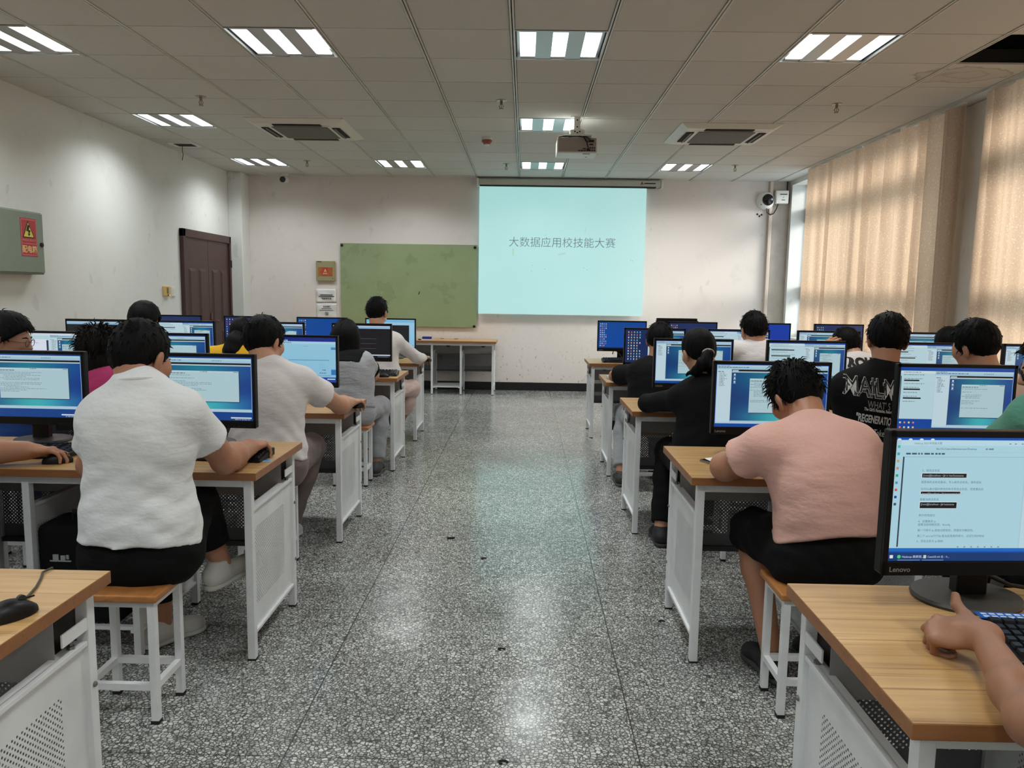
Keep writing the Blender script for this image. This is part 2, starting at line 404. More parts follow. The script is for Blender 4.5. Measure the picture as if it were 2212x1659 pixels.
for c in range(-6, 7):
    x = X0+c*P
    for s in (-1, 1): tb.box((x+s*.009-.0055, YB, CH-.006), (x+s*.009+.0055, BW, CH+.004), 0)
    tb.box((x-.024, YB, CH+.0125), (x+.024, BW, CH+.0165), 1)
for r in range(-12, 12):
    tb.box((LX, Y0+r*P-.006, CH+.012), (RX, Y0+r*P+.006, CH+.016), 1)
struct(tb.build('trim_5', [M_TBAR, M_DARK]))
v = MB(); v.box((LX, YB, CH+.46), (RX+.2, BW, CH+.5)); struct(v.build('ceiling_slab', M_VOID))
cb = MB(); cb.tube([(3.02, 5.40, CH+.35), (3.05, 5.3, CH+.12), (3.2, 5.1, CH+.07), (3.4, 5.12, CH+.16)], .006, 8)
tag(cb.build('cable', mat('grey_cable', (170, 170, 165), .5), smooth=True), 'loose pale cable hanging in the dark hole of the missing ceiling tile', 'cable')
# missing tile: upstand of the void beside the opening
hb = MB(); xa, xb, ya, yb = X0+5*P, X0+6*P, Y0+P, Y0+2*P
hb.box((xa, yb, CH+.012), (xb, yb+.02, CH+.1)); struct(hb.build('trim_6', M_DARK))

# ------------------------------------------------------------------ ceiling lights
M_TUBE = mat('lit_diffuser', (240, 244, 246), .4, emit=(.93, 1, 1), estr=3.4)
M_PAN = mat('lamp_pan', (176, 178, 178), .3, .65)
M_CAPR = mat('lamp_reflector', (230, 232, 234), .25, .3)
def make_light():
    t = thing('ceiling_light', 'ceiling light', 'ceiling light')
    p = MB(); h = .297
    p.box((-h, -h, .03), (h, h, .036)); 
    for s in (-1, 1):
        p.box((s*h, -h, -.004), (s*(h-.012), h, .03)); p.box((-h, s*h, -.004), (h, s*(h-.012), .03))
    for x in (-.1, .1): p.box((x-.052, -h, -.001), (x+.052, h, .006))
    p.build('housing', M_PAN, t)
    for x in (-.205, 0, .205):
        d = MB(); d.box((x-.05, -.245, .004), (x+.05, .245, .012)); o = d.build('diffuser', M_TUBE, t)
        e = MB()
        for s in (-1, 1): e.box((x-.05, s*.245, .004), (x+.05, s*.285, .014))
        e.build('end_reflector', M_CAPR, o)
    l = bpy.data.lights.new('lamp', 'AREA'); l.shape = 'SQUARE'; l.size = .54; l.energy = LAMP_W; l.color = (.95, 1, .99); l.spread = math.radians(142)
    lo = bpy.data.objects.new('lamp', l); COL.objects.link(lo); lo.location = (0, 0, -.012); lo.parent = t
    return t
lp = make_light(); used = []
LCOL = {-6: 'leftmost column', -3: 'column left of the aisle', 0: 'column over the aisle', 3: 'column right of the aisle'}
LROW = {9: 'row nearest the front wall', 5: 'middle row beside the air conditioners', 1: 'row nearest the camera', -3: 'row above the camera', -7: 'row behind the camera', -11: 'last row behind the camera'}
for c, r in LIGHTS:
    loc = (X0+(c+.5)*P, Y0+(r+.5)*P, CH)
    o = place(lp, used, loc, 0, 'lit three-strip ceiling light, %s, %s' % (LCOL[c], LROW[r]), 'square ceiling lights')

# ------------------------------------------------------------------ air conditioners, sprinklers, detectors
def make_ac():
    t = thing('air_conditioner', 'ac', 'air conditioner'); h = .475
    f = MB()
    # bevelled panel: outer rim up at the ceiling, inner face lower
    z0, z1 = -.002, -.034; i = .40
    out = [(-h, -h), (h, -h), (h, h), (-h, h)]
    inn = [(-i, -i), (i, -i), (i, i), (-i, i)]
    f.add([(x, y, z0) for x, y in out]+[(x, y, z1) for x, y in inn], [(0, 1, 5, 4), (1, 2, 6, 5), (2, 3, 7, 6), (3, 0, 4, 7), (4, 5, 6, 7)])
    f.box((-h, -h, z0), (h, h, .02)); f.build('panel', mat('ac_panel', (214, 210, 200), .4), t)
    g = MB(); g.box((-.27, -.27, z1-.008), (.27, .27, z1)); g.build('grille', mat('ac_grille', (104, 100, 92), .7, bump=.4, bscale=300), t)
    for k in range(4):
        R = Matrix.Rotation(k*math.pi/2, 3, 'Z'); s = MB()
        s.obox(R@Vector((0, -.345, z1-.004)), (.46, .075, .006), R); o = s.build('air_outlet', M_DARK, t)
        b = MB(); b.obox(R@Vector((0, -.335, z1-.011)), (.45, .012, .010), R); b.build('louver', mat('ac_louver', (120, 116, 106), .5), o)
    c = MB(); c.box((-.31, -.31, z1-.003), (.31, .31, z1+.001)); c.build('filter_frame', MATS['ac_panel'], t)
    return t
ac = make_ac(); used = []
for i, (x, y) in enumerate(ACS):
    place(ac, used, (x, y, CH-.006), 0, 'square ceiling air conditioner cassette to the %s of the projector' % ('left' if i == 0 else 'right'), 'ceiling air conditioners')
def make_sprinkler():
    t = thing('sprinkler_head', 's', 'sprinkler')
    b = MB(); b.lathe([(.001, -.004), (.042, -.004), (.046, .0), (.001, .0)], n=20); b.build('escutcheon', mat('brass_dull', (150, 140, 118), .3, .8), t, smooth=True)
    b = MB(); b.lathe([(.012, -.004), (.011, -.03), (.006, -.034)], n=12)
    for s in (-1, 1): b.tube([(s*.006, 0, -.03), (s*.018, 0, -.048), (s*.006, 0, -.07)], .0035, 6)
    b.lathe([(.003, -.034), (.003, -.068)], n=8); b.build('body', MATS['brass_dull'], t, smooth=True)
    b = MB(); b.lathe([(.001, -.075), (.02, -.075), (.02, -.071), (.001, -.071)], n=16); b.build('deflector', MATS['brass_dull'], t)
    return t
sp = make_sprinkler(); used = []
for (x, y), d in zip([(-2.76, 6.67), (-.227, 6.69), (2.57, 6.68), (-2.76, 9.85), (-.262, 9.9), (2.57, 9.8)],
        ['left one of the near row of three', 'middle one of the near row of three', 'right one of the near row of three',
         'left one of the far row, by the bullet camera', 'middle one of the far row, above the projection screen', 'right one of the far row, near the dome camera']):
    place(sp, used, (x, y, CH), 0, 'hanging sprinkler head, '+d, 'ceiling sprinkler heads')
sd = thing('smoke_detector', 'round smoke detector with a reddish body on the ceiling left of the projector', 'smoke detector', (-.426, 8.28, CH))
b = MB(); b.lathe([(.05, 0), (.052, -.02), (.045, -.024)], n=24); b.build('base', M_WHITE, sd, smooth=True)
b = MB(); b.lathe([(.055, -.022), (.055, -.036), (.032, -.066), (.03, -.066)], n=24); b.build('cover', mat('detector_red', (150, 84, 78), .5), sd, smooth=True, label='reddish tapered cover')
b = MB(); b.lathe([(.028, -.064), (.024, -.078), (.002, -.08)], n=20); b.build('sensor_cap', M_WHITE, sd, smooth=True)
vt = thing('ceiling_vent', 'small square ceiling vent with a string hanging from it by the left wall', 'vent', (-3.86, 8.86, CH))
b = MB(); b.box((-.16, -.13, -.006), (.16, .13, 0)); b.build('frame', M_WHITE, vt)
b = MB(); b.box((-.10, -.075, -.009), (.10, .075, -.005))
b.build('grille', M_DARK, vt)
b = MB(); b.tube([(-.02, -.03, -.008), (-.02, -.032, -.06), (-.015, -.03, -.12), (-.025, -.034, -.18)], .004, 6); b.build('string', mat('string', (70, 64, 54), .8), vt)

# ------------------------------------------------------------------ front wall: screen, board, notices, boxes, cameras
M_HOUS = mat('screen_housing', (190, 190, 182), .35, var=.04)
ps = thing('projection_screen', 'lit pale cyan projection screen on the front wall with a line of Chinese title text', 'projection screen', (0, BW, 0))
b = MB(); b.box((-.68, -.15, 2.905), (1.87, -.03, 2.995)); b.build('housing', M_HOUS, ps, bevel=.012)
b = MB()
for x in (-.705, 1.87): b.box((x, -.16, 2.89), (x+.03, -.006, 3.0))
b.build('end_cap', M_WHITE, ps, bevel=.004)
b = MB(); b.box((-.66, -.152, 2.895), (1.80, -.05, 2.906)); b.build('housing_slot', M_DARK, ps)
b = MB(); text_on(b, 'A', .05, (1.585, -.153, 2.937), (1, 0, 0), (0, 0, 1), bold=.003)
b.build('badge', mat('badge_red', (110, 40, 44), .5), ps)
b = MB()
for k in range(9): b.box((1.635+k*.0175, -.1515, 2.945), (1.635+k*.0175+.0155, -.1505, 2.961))
b.build('badge_lettering', M_RUB, ps)
def screen_mat():
    s = NT('projected_light'); P = s.tc.outputs['Object']; x = s.xyz(P)
    e = s.mix(s.ramp(s.noise(P, .9, 2), .3, .7), lin(170, 228, 224), lin(178, 232, 230))
    e = s.mix(s.ramp(x[0], .9, 1.8, 0, .55), e, lin(188, 230, 228))
    s.l(e, s.b.inputs['Emission Color']); s.b.inputs['Emission Strength'].default_value = .80
    s.b.inputs['Base Color'].default_value = (.16, .17, .17, 1); s.b.inputs['Roughness'].default_value = .7; return s.m
SX0, SX1, SZ0, SZ1 = -.668, 1.682, 1.112, 2.885
b = MB(); b.box((SX0, -.075, SZ0), (SX1, -.070, 2.90)); b.build('fabric', screen_mat(), ps)
b = MB(); b.box((SX0, -.078, SZ0-.006), (SX1, -.066, SZ0+.002)); b.build('bottom_bar', M_WHITE, ps)
b = MB(); text_on(b, '大数据应用校技能大赛', .152, (.512, -.0765, 2.075), (1, 0, 0), (0, 0, 1), align='CENTER', bold=-.0012)
M_TXT = mat('projected_text', (90, 100, 108), .8, emit=(.055, .075, .085), estr=1)
b.build('title_text', M_TXT, ps)
b = MB()
for (px, py, qx, qy, w) in [(1109, 537, 1108, 552, .012), (1206, 550, 1222, 547, .012), (1265, 492, 1264, 503, .004)]:
    p0 = at(px, py, Y=BW-.076); p1 = at(qx, qy, Y=BW-.076)
    dx, dz = p1[0]-p0[0], p1[2]-p0[2]; L = math.hypot(dx, dz); nx, nz = -dz/L*w, dx/L*w
    b.quad((p0[0]-nx, -.0762, p0[2]-nz), (p1[0]-nx, -.0762, p1[2]-nz), (p1[0]+nx, -.0762, p1[2]+nz), (p0[0]+nx, -.0762, p0[2]+nz))
b.build('stain', mat('screen_stain', (.16, .17, .15), .8, emit=(.29, .55, .46), estr=1), ps)
b = MB(); rnd = random.Random(4)
for (px, py) in [(1178, 508), (1149, 573), (1148, 585), (1177, 581), (1261, 579), (1362, 562), (1366, 564), (1268, 583)]:
    p = at(px, py, Y=BW-.076); b.lathe([(.0045, 0), (.0045, .001)], (p[0], -.0768, p[2]), 8, M=Matrix.Rotation(math.pi/2, 3, 'X'))
b.build('speck', M_TXT, ps)

bd = thing('writing_board', 'pale green glass writing board on the front wall left of the projection screen', 'board', (0, BW, 0))
b = MB(); b.box((-2.655, -.035, .905), (-.695, -.025, 2.082)); b.build('glass_panel', M_BOARD, bd, bevel=.002)
for (x, z) in ((-2.632, 2.052), (-.727, 2.046), (-.729, .922), (-2.632, .93)):
    b = MB(); b.lathe([(.02, 0), (.02, .02), (.014, .027)], (x, -.024+.0, z), 16, M=Matrix.Rotation(math.pi/2, 3, 'X')); b.build('bolt', mat('dark_bolt', (40, 40, 42), .3, .6), bd, smooth=True)
b = MB(); p0 = at(905, 633, Y=BW-.036); b.tube([(p0[0]-.006, -.038, p0[2]-.02), (p0[0]+.008, -.038, p0[2]+.022)], .005, 8); b.build('marker_stroke', M_RUB, bd)
M_OLIVE = mat('olive_metal', (150, 142, 106), .5)
M_RED = mat('sign_red', (176, 52, 58), .45); M_YEL = mat('sign_yellow', (216, 206, 82), .5); M_INK = mat('black_ink', (18, 18, 18), .6); M_CREAM = mat('sign_cream', (226, 200, 130), .5); M_PINKT = mat('sign_pink', (214, 132, 130), .5)
db = thing('distribution_box', 'small olive breaker box with an orange window and red warning sticker beside the green board', 'electrical box', (0, BW, 0))
b = MB(); b.box((-3.007, -.045, 1.545), (-2.738, 0, 1.825)); b.build('cover', M_OLIVE, db, bevel=.004)
b = MB(); b.box((-2.975, -.05, 1.615), (-2.768, -.044, 1.735)); b.build('window', mat('orange_window', (176, 96, 48), .25, var=.4, vscale=16), db, label='orange transparent window')
b = MB(); b.box((-2.908, -.053, 1.625), (-2.832, -.05, 1.728), 0)
b.add([(-2.892, -.0535, 1.672), (-2.848, -.0535, 1.672), (-2.870, -.0535, 1.716)], [(0, 1, 2)], 1)
b.add([(-2.873, -.054, 1.678), (-2.867, -.054, 1.678), (-2.870, -.054, 1.704)], [(0, 1, 2)], 2)
text_on(b, '配电箱', .021, (-2.870, -.0535, 1.640), (1, 0, 0), (0, 0, 1), 3, align='CENTER', bold=.0006)
b.build('warning_sticker', [M_RED, M_YEL, M_INK, M_CREAM], db)
b = MB(); b.box((-2.99, -.0465, 1.808), (-2.925, -.0455, 1.82)); b.lathe([(.006, 0), (.006, .004)], (-2.766, -.044, 1.577), 10, M=Matrix.Rotation(math.pi/2, 3, 'X')); b.build('maker_mark', M_INK, db)
M_PAPER = mat('paper', (222, 222, 222), .85, bump=.5, bscale=9)
def paper(x0, x1, z0, z1, name, label):
    t = thing(name, label, 'notice', (0, BW, 0)); rnd = random.Random(int(z0*1000))
    b = MB(); n = 8
    vs = [(x0+(x1-x0)*i/n, -.006-.004*math.sin(j*1.3+i*.8)-rnd.random()*.002, z0+(z1-z0)*j/n) for j in range(n+1) for i in range(n+1)]
    b.add(vs, [(j*(n+1)+i, j*(n+1)+i+1, (j+1)*(n+1)+i+1, (j+1)*(n+1)+i) for j in range(n) for i in range(n)])
    o = b.build('sheet', M_PAPER, t, smooth=True); m = o.modifiers.new('t', 'SOLIDIFY'); m.thickness = .001; return t
t = paper(-3.02, -2.722, 1.232, 1.428, 'paper_notice', 'upper white paper notice with two black text lines below the breaker box')
b = MB(); cx = -2.868
for n, z in ((12, 1.337), (15, 1.315)):
    for i in range(n): b.box((cx-.0075*n+i*.015, -.0145, z), (cx-.0075*n+i*.015+.0125, -.0140, z+.013))
text_on(b, '物品存放处', .0295, (cx, -.0145, 1.280), (1, 0, 0), (0, 0, 1), align='CENTER', bold=.0008)
b.build('print', M_INK, t)
t = paper(-3.018, -2.725, .985, 1.222, 'paper_notice', 'lower white paper notice with a round prohibition symbol below the breaker box')
b = MB(); text_on(b, '监考须知', .025, (cx, -.0145, 1.163), (1, 0, 0), (0, 0, 1), align='CENTER', bold=.0008)
for k, (n, z) in enumerate(((10, 1.140), (14, 1.115))):
    for i in range(n): b.box((cx-.0075*n+i*.015, -.0145, z), (cx-.0075*n+i*.015+.010, -.0140, z+.010))
R90 = Matrix.Rotation(math.pi/2, 3, 'X')
ring = MB(); nn = 28
for k in range(nn):
    a0, a1 = 2*math.pi*k/nn, 2*math.pi*(k+1)/nn
    b.quad(*[(cx+r*math.cos(a), -.0145, 1.073+r*math.sin(a)) for r, a in ((.021, a0), (.026, a0), (.026, a1), (.021, a1))])
b.obox((cx, -.0146, 1.073), (.046, .0006, .005), Matrix.Rotation(math.radians(45), 3, 'Y'))
b.obox((cx+.001, -.0147, 1.070), (.008, .0006, .026), Matrix.Rotation(math.radians(12), 3, 'Y'))
b.build('print', M_INK, t)
# bullet camera under the ceiling, dome camera and junction box in the right corner
bc = thing('security_camera', 'small white bullet camera under the ceiling at the left of the front wall', 'camera', (-3.40, 10.98, CH))
b = MB(); b.lathe([(.055, 0), (.055, -.018), (.045, -.024)], n=20); b.tube([(0, 0, -.02), (0, -.01, -.06)], .016, 12); b.build('mount', M_WHITE, bc, smooth=True)
b = MB(); b.tube([(0, .06, -.075), (0, .055, -.075), (0, -.08, -.088), (0, -.085, -.088)], [.03, .047, .05, .046], 24); b.build('body', M_WHITE, bc, smooth=True)
b = MB(); b.tube([(0, -.083, -.088), (0, -.09, -.0885)], [.043, .040], 24); b.build('lens', M_BLKG, bc, smooth=True)
dc = thing('security_camera', 'white dome camera with a black glass eye in the right corner of the front wall', 'camera', (3.362, BW, 2.755))
RX90 = Matrix.Rotation(math.radians(90), 3, 'X')
b = MB(); b.lathe([(.125, 0), (.125, .03), (.118, .055), (.10, .085), (.075, .105), (.06, .108)], (0, 0, 0), 32, M=RX90); b.build('housing', M_WHITE, dc, smooth=True)
b = MB(); b.lathe([(.083, .088), (.080, .108), (.066, .135), (.04, .152), (.002, .158)], (.012, 0, .004), 28, M=Matrix.Rotation(math.radians(90), 3, 'X')); b.build('dome', M_BLKG, dc, smooth=True)
b = MB(); b.lathe([(.008, 0), (.008, .004)], (-.075, -.088, -.062), 10, M=RX90); b.build('screw', M_RUB, dc)
jb = thing('junction_box', 'white square wireless junction box beside the dome camera in the right corner', 'box', (3.573, BW-.03, 2.80))
b = MB(); b.box((-.092, -.07, -.092), (.092, 0, .092)); b.build('case', M_WHITE, jb, bevel=.015, seg=3)
b = MB()
for k in range(9): b.box((-.033+k*.0113, -.0715, .030), (-.033+k*.0113+.009, -.0710, .044))
b.add([(.014, -.0712, -.018), (.012, -.0712, -.002), (.024, -.0712, .012), (.018, -.0712, -.001), (.022, -.0712, -.002)], [(0, 4, 3, 1), (1, 3, 2)])
for k in range(5): b.box((-.008+k*.010, -.0715, -.046), (k*.010, -.0710, -.036))
b.build('lettering', M_INK, jb)
b = MB(); b.tube([(3.375, BW-.06, 2.655), (3.385, BW-.06, 2.59), (3.43, BW-.065, 2.555), (3.475, BW-.06, 2.575), (3.51, BW-.06, 2.64), (3.535, BW-.06, 2.715)], .008, 8)
tag(b.build('cable', M_CABLE, smooth=True), 'short black cable looping between the dome camera and the junction box', 'cable')
b = MB(); b.tube([(3.655, BW-.045, CH), (3.655, BW-.045, 2.9), (3.675, BW-.045, 2.84), (3.68, BW-.045, 2.72)], .008, 8)
tag(b.build('cable', M_CABLE, smooth=True), 'black cable running from the ceiling down to the junction box', 'cable')
b = MB()
for px, py in ((1636, 463), (1645, 464), (1640.5, 467)):
    p = at(px, py, Y=BW); b.lathe([(.014, 0), (.012, .003)], (p[0], BW-.001, p[2]), 10, M=RX90)
tag(b.build('wall_anchor', M_RUB), 'cluster of dark screw anchors in the wall below the dome camera', 'screw hole')

# ------------------------------------------------------------------ left wall: electric cabinet, thermostat, switch, door
ec = thing('electrical_cabinet', 'grey metal electrical cabinet with a red high-voltage sign on the left wall', 'electrical cabinet', (LX, 0, 0))
b = MB(); b.box((0, 5.62, 1.51), (.10, 6.47, 2.02)); b.build('case', mat('cabinet_grey', (128, 138, 126), .45, var=.04), ec, bevel=.006)
b = MB(); b.box((.10, 5.64, 1.525), (.112, 6.462, 2.008)); b.build('door', MATS['cabinet_grey'], ec, bevel=.003)
b = MB(); b.box((0, 5.9, 2.02), (.035, 5.935, CH)); b.build('conduit_pipe', MATS['cabinet_grey'], ec)
b = MB(); b.lathe([(.018, 0), (.018, .012), (.01, .014)], (.112, 6.428, 1.755), 14, M=Matrix.Rotation(math.pi/2, 3, 'Y')); b.build('lock', M_RUB, ec)
b = MB(); X = .1125; ya, yb, za, zb = 6.172, 6.372, 1.655, 1.958
b.box((.111, ya, za), (.114, yb, zb), 0)
def yz(y, z): return (.1146, y, z)
def sy(u): return ya+(yb-ya)*u
def sz(v): return za+(zb-za)*v
b.add([yz(sy(.10), sz(.485)), yz(sy(.86), sz(.485)), yz(sy(.46), sz(.95))], [(0, 1, 2)], 2)
T2 = [(.1150, sy(.17), sz(.51)), (.1150, sy(.79), sz(.51)), (.1150, sy(.465), sz(.89))]; b.add(T2, [(0, 1, 2)], 1)
bo = [(.44, .84), (.56, .80), (.50, .70), (.62, .68), (.52, .60), (.60, .60), (.48, .525), (.42, .60), (.48, .60), (.44, .66), (.32, .66)]
b.add([(.1154, sy(u), sz(v)) for u, v in bo], [(0, 1, 2, 10), (2, 3, 9, 10), (3, 4, 8, 9), (4, 5, 6), (4, 6, 7, 8)], 2)
for v in (.335, .035, .965): b.box((.1140, sy(.05), sz(v)-.0022), (.1146, sy(.95), sz(v)+.0022), 4)
for u in (.03, .97): b.box((.1140, sy(u)-.002, sz(.04)), (.1146, sy(u)+.002, sz(.965)), 4)
text_on(b, '有电危险 请勿打开', .0205, (.1146, sy(.5), sz(.40)), (0, 1, 0), (0, 0, 1), 4, align='CENTER', bold=.0003)
text_on(b, '配电箱', .062, (.1146, sy(.5), sz(.11)), (0, 1, 0), (0, 0, 1), 3, align='CENTER', bold=.0012)
b.build('warning_sign', [M_RED, M_YEL, M_INK, M_CREAM, M_PINKT], ec, label='red sign with a yellow lightning triangle')
th = thing('thermostat', 'yellowed wall thermostat on the left wall near the brown door', 'thermostat', (LX, 8.86, 1.375))
b = MB(); b.box((0, -.075, -.058), (.028, .075, .058)); b.build('case', mat('yellowed_plastic', (206, 176, 108), .45), th, bevel=.008)
b = MB(); b.box((.027, -.02, -.03), (.030, .02, .04)); b.build('display', mat('lcd', (92, 88, 60), .3), th)
b = MB(); b.lathe([(.009, 0), (.009, .004)], (.028, .005, -.046), 10, M=Matrix.Rotation(math.pi/2, 3, 'Y')); b.build('dial', M_RUB, th)
b = MB(); b.lathe([(.007, 0), (.006, .005)], (.028, .05, -.048), 10, M=Matrix.Rotation(math.pi/2, 3, 'Y')); b.build('indicator', mat('orange_led', (255, 150, 80), .4, emit=(1, .35, .1), estr=1.2), th)
sw = thing('light_switch', 'white wall switch beside the yellowed thermostat', 'switch', (LX, 9.045, 1.368))
b = MB(); b.box((0, -.045, -.055), (.012, .045, .055)); b.build('plate', M_WHITE, sw, bevel=.004)
for z in (-.036, 0, .036):
    b = MB(); b.box((.011, -.03, z-.014), (.016, .03, z+.014)); b.build('rocker', M_WHITE, sw, bevel=.002)
M_DOOR = mat('brown_paint', (66, 42, 38), .42, var=.06)
dr = struct(MB().box((LX, 9.27, 2.03), (LX+.05, 10.775, 2.125)).box((LX, 9.27, 0), (LX+.05, 9.335, 2.125)).box((LX, 10.72, 0), (LX+.05, 10.775, 2.125)).build('door_1', M_DOOR, bevel=.004))
for k, (a, c) in enumerate(((9.335, 10.027), (10.033, 10.72))):
    lf = MB(); lf.box((LX, a, .01), (LX+.028, c, 2.03)); w = c-a
    for u in (.14, .56):
        y0, y1 = a+w*u, a+w*(u+.30)
        x = LX+.028
        for (z0, z1) in ((.95, 1.66), (.18, .86)):
            lf.add([(x, y0, z0), (x, y1, z0), (x, y1, z1), (x, y0, z1), (x+.014, y0+.035, z0+.04), (x+.014, y1-.035, z0+.04), (x+.014, y1-.035, z1-.04), (x+.014, y0+.035, z1-.04)],
                   [(0, 1, 5, 4), (1, 2, 6, 5), (2, 3, 7, 6), (3, 0, 4, 7), (4, 5, 6, 7)])
    o = lf.build('leaf', M_DOOR, dr)
    if k == 1:
        h = MB(); h.box((LX+.028, 10.06, .86), (LX+.036, 10.095, 1.09)); h.tube([(LX+.036, 10.077, 1.0), (LX+.075, 10.077, 1.0), (LX+.08, 10.10, 1.0), (LX+.08, 10.20, .985)], .009, 8)
        h.tube([(LX+.036, 10.077, .92), (LX+.05, 10.077, .92)], .013, 10); h.build('handle', mat('bronze', (122, 92, 80), .3, .7), o, smooth=True)
for z in (1.75, 1.0, .3):
    h = MB(); h.box((LX+.03, 10.735, z-.05), (LX+.062, 10.76, z+.05)); h.build('hinge', M_RUB, dr)

# ------------------------------------------------------------------ projector on its ceiling mount
pj = thing('projector', 'white projector hanging from the ceiling in front of the projection screen', 'projector', (.45, 7.2, CH))
b = MB(); b.box((-.028, .05, -.13), (.028, .10, 0)); b.box((-.06, .03, -.004), (.06, .13, 0)); b.build('mount_pole', M_WHITE, pj, bevel=.003)
b = MB(); b.prism([(-.062, -.155), (-.066, -.125), (-.045, -.118), (.045, -.118), (.066, -.125), (.062, -.155), (.07, -.17), (-.07, -.17)], 1, .02, .13)
b.box((-.13, -.02, -.182), (.13, .16, -.170)); b.build('mount_bracket', M_WHITE, pj, bevel=.003)
b = MB()
for x, z in ((-.022, -.138), (.022, -.138), (0, -.03), (0, -.09), (0, -.148)): b.lathe([(.007, 0), (.007, .003)], (x, .02 if z < -.1 else .05, z), 10, M=RX90)
b.build('bolt_hole', M_RUB, pj)
b = MB(); b.box((-.182, -.0, -.332), (.182, .30, -.192)); b.build('case', mat('projector_case', (214, 214, 208), .4), pj, bevel=.012, seg=3)
b = MB(); b.box((-.172, -.003, -.32), (.172, .004, -.2)); b.build('rear_panel', mat('projector_rear', (150, 140, 136), .5), pj)
b = MB(); rnd = random.Random(2)
for k in range(3):
    for j in range(2): b.lathe([(.007, 0), (.007, .003)], (.118+k*.019, -.003, -.285-.022*j), 10, M=RX90)
for x, z, w, h in ((.02, -.31, .02, .010), (.045, -.31, .02, .012), (.07, -.308, .02, .012), (.10, -.303, .03, .022), (.128, -.255, .035, .012), (.128, -.225, .05, .02), (.065, -.292, .03, .008)):
    b.box((x-w/2, -.006, z-h/2), (x+w/2, -.003, z+h/2))
b.build('port', M_RUB, pj)
b = MB(); b.box((.055, .03, -.334), (.12, .045, -.331)); b.box((.09, .20, -.334), (.105, .21, -.331)); b.build('vent_slot', M_DARK, pj)
b = MB(); b.tube([(-.17, .01, -.188), (-.1, .0, -.185), (.0, -.005, -.182), (.06, -.02, -.195), (.085, -.03, -.24), (.098, -.02, -.285), (.1, -.006, -.3)], .006, 8)
b.tube([(.03, .02, -.178), (.08, -.015, -.19), (.115, -.02, -.215), (.10, -.015, -.235), (.075, -.012, -.225), (.07, -.01, -.2)], .005, 8)
b.tube([(-.045, .01, -.18), (-.075, 0, -.17), (-.09, 0, -.18), (-.075, 0, -.19), (-.05, 0, -.185)], .004, 8)
b.build('cord', M_CABLE, pj, smooth=True)
b = MB(); b.tube([(-.1, .29, -.262), (-.1, .325, -.262)], .038, 20); b.build('lens', M_BLKG, pj, smooth=True)

# ------------------------------------------------------------------ curtains
def curtain(y0, y1, lean, name_label, x=3.565, folds=9, amp=.030, seed=0, tight=(1.0, 1.0)):
    rnd = random.Random(seed); b = MB(); nz, ny = 14, max(24, int((y1-y0)*46)); ph = [rnd.uniform(0, 6.28) for _ in range(6)]
    vs = []
    for j in range(nz+1):
        z = .62+(CH-.012-.62)*j/nz; v = j/nz
        for i in range(ny+1):
            u = i/ny
            a = folds*u*2*math.pi
            s = math.sin(a+.9*math.sin(3*u*6.28/2+ph[0])+.25*math.sin(v*2.2+ph[1]))
            s = max(-1, min(1, 1.5*s))*.8+.2*math.sin(2.7*a+ph[5])
            dx = amp*s*(.75+.25*math.sin(5*u+ph[2])) + .010*math.sin(a*.37+ph[3]+v*1.5)
            y = y0+(y1-y0)*u+lean*(1-v)*(1-2*u)*-1 + .012*math.sin(a*2+ph[4])
            vs.append((x+dx, y, z))
    b.add(vs, [(j*(ny+1)+i, (j+1)*(ny+1)+i, (j+1)*(ny+1)+i+1, j*(ny+1)+i+1) for j in range(nz) for i in range(ny)])
    t = thing('window_curtain', name_label, 'curtain'); t['group'] = 'beige window curtains'
    o = b.build('drape', M_CURT, t, smooth=True)
    o.data.polygons.foreach_set('use_smooth', [True]*len(o.data.polygons))
    h = MB()
    h.box((x-.012, y0, CH-.014), (x+.012, y1, CH)); h.build('rail', M_WHITE, t)
    return t
curtain(8.47, 9.98, -.01, 'beige patterned curtain at the far end, beside the bright bare strip of window', folds=6, seed=3, amp=.045)
curtain(6.55, 8.44, .02, 'beige patterned curtain in the middle, left of the grey pier', folds=7, seed=5, amp=.045)
curtain(3.9, 6.20, .01, 'beige patterned curtain nearest the camera, right of the grey pier', folds=8, seed=8, amp=.045)
curtain(-2.6, 3.85, .0, 'beige patterned curtain on the window beside the camera, out of view', folds=26, seed=11)
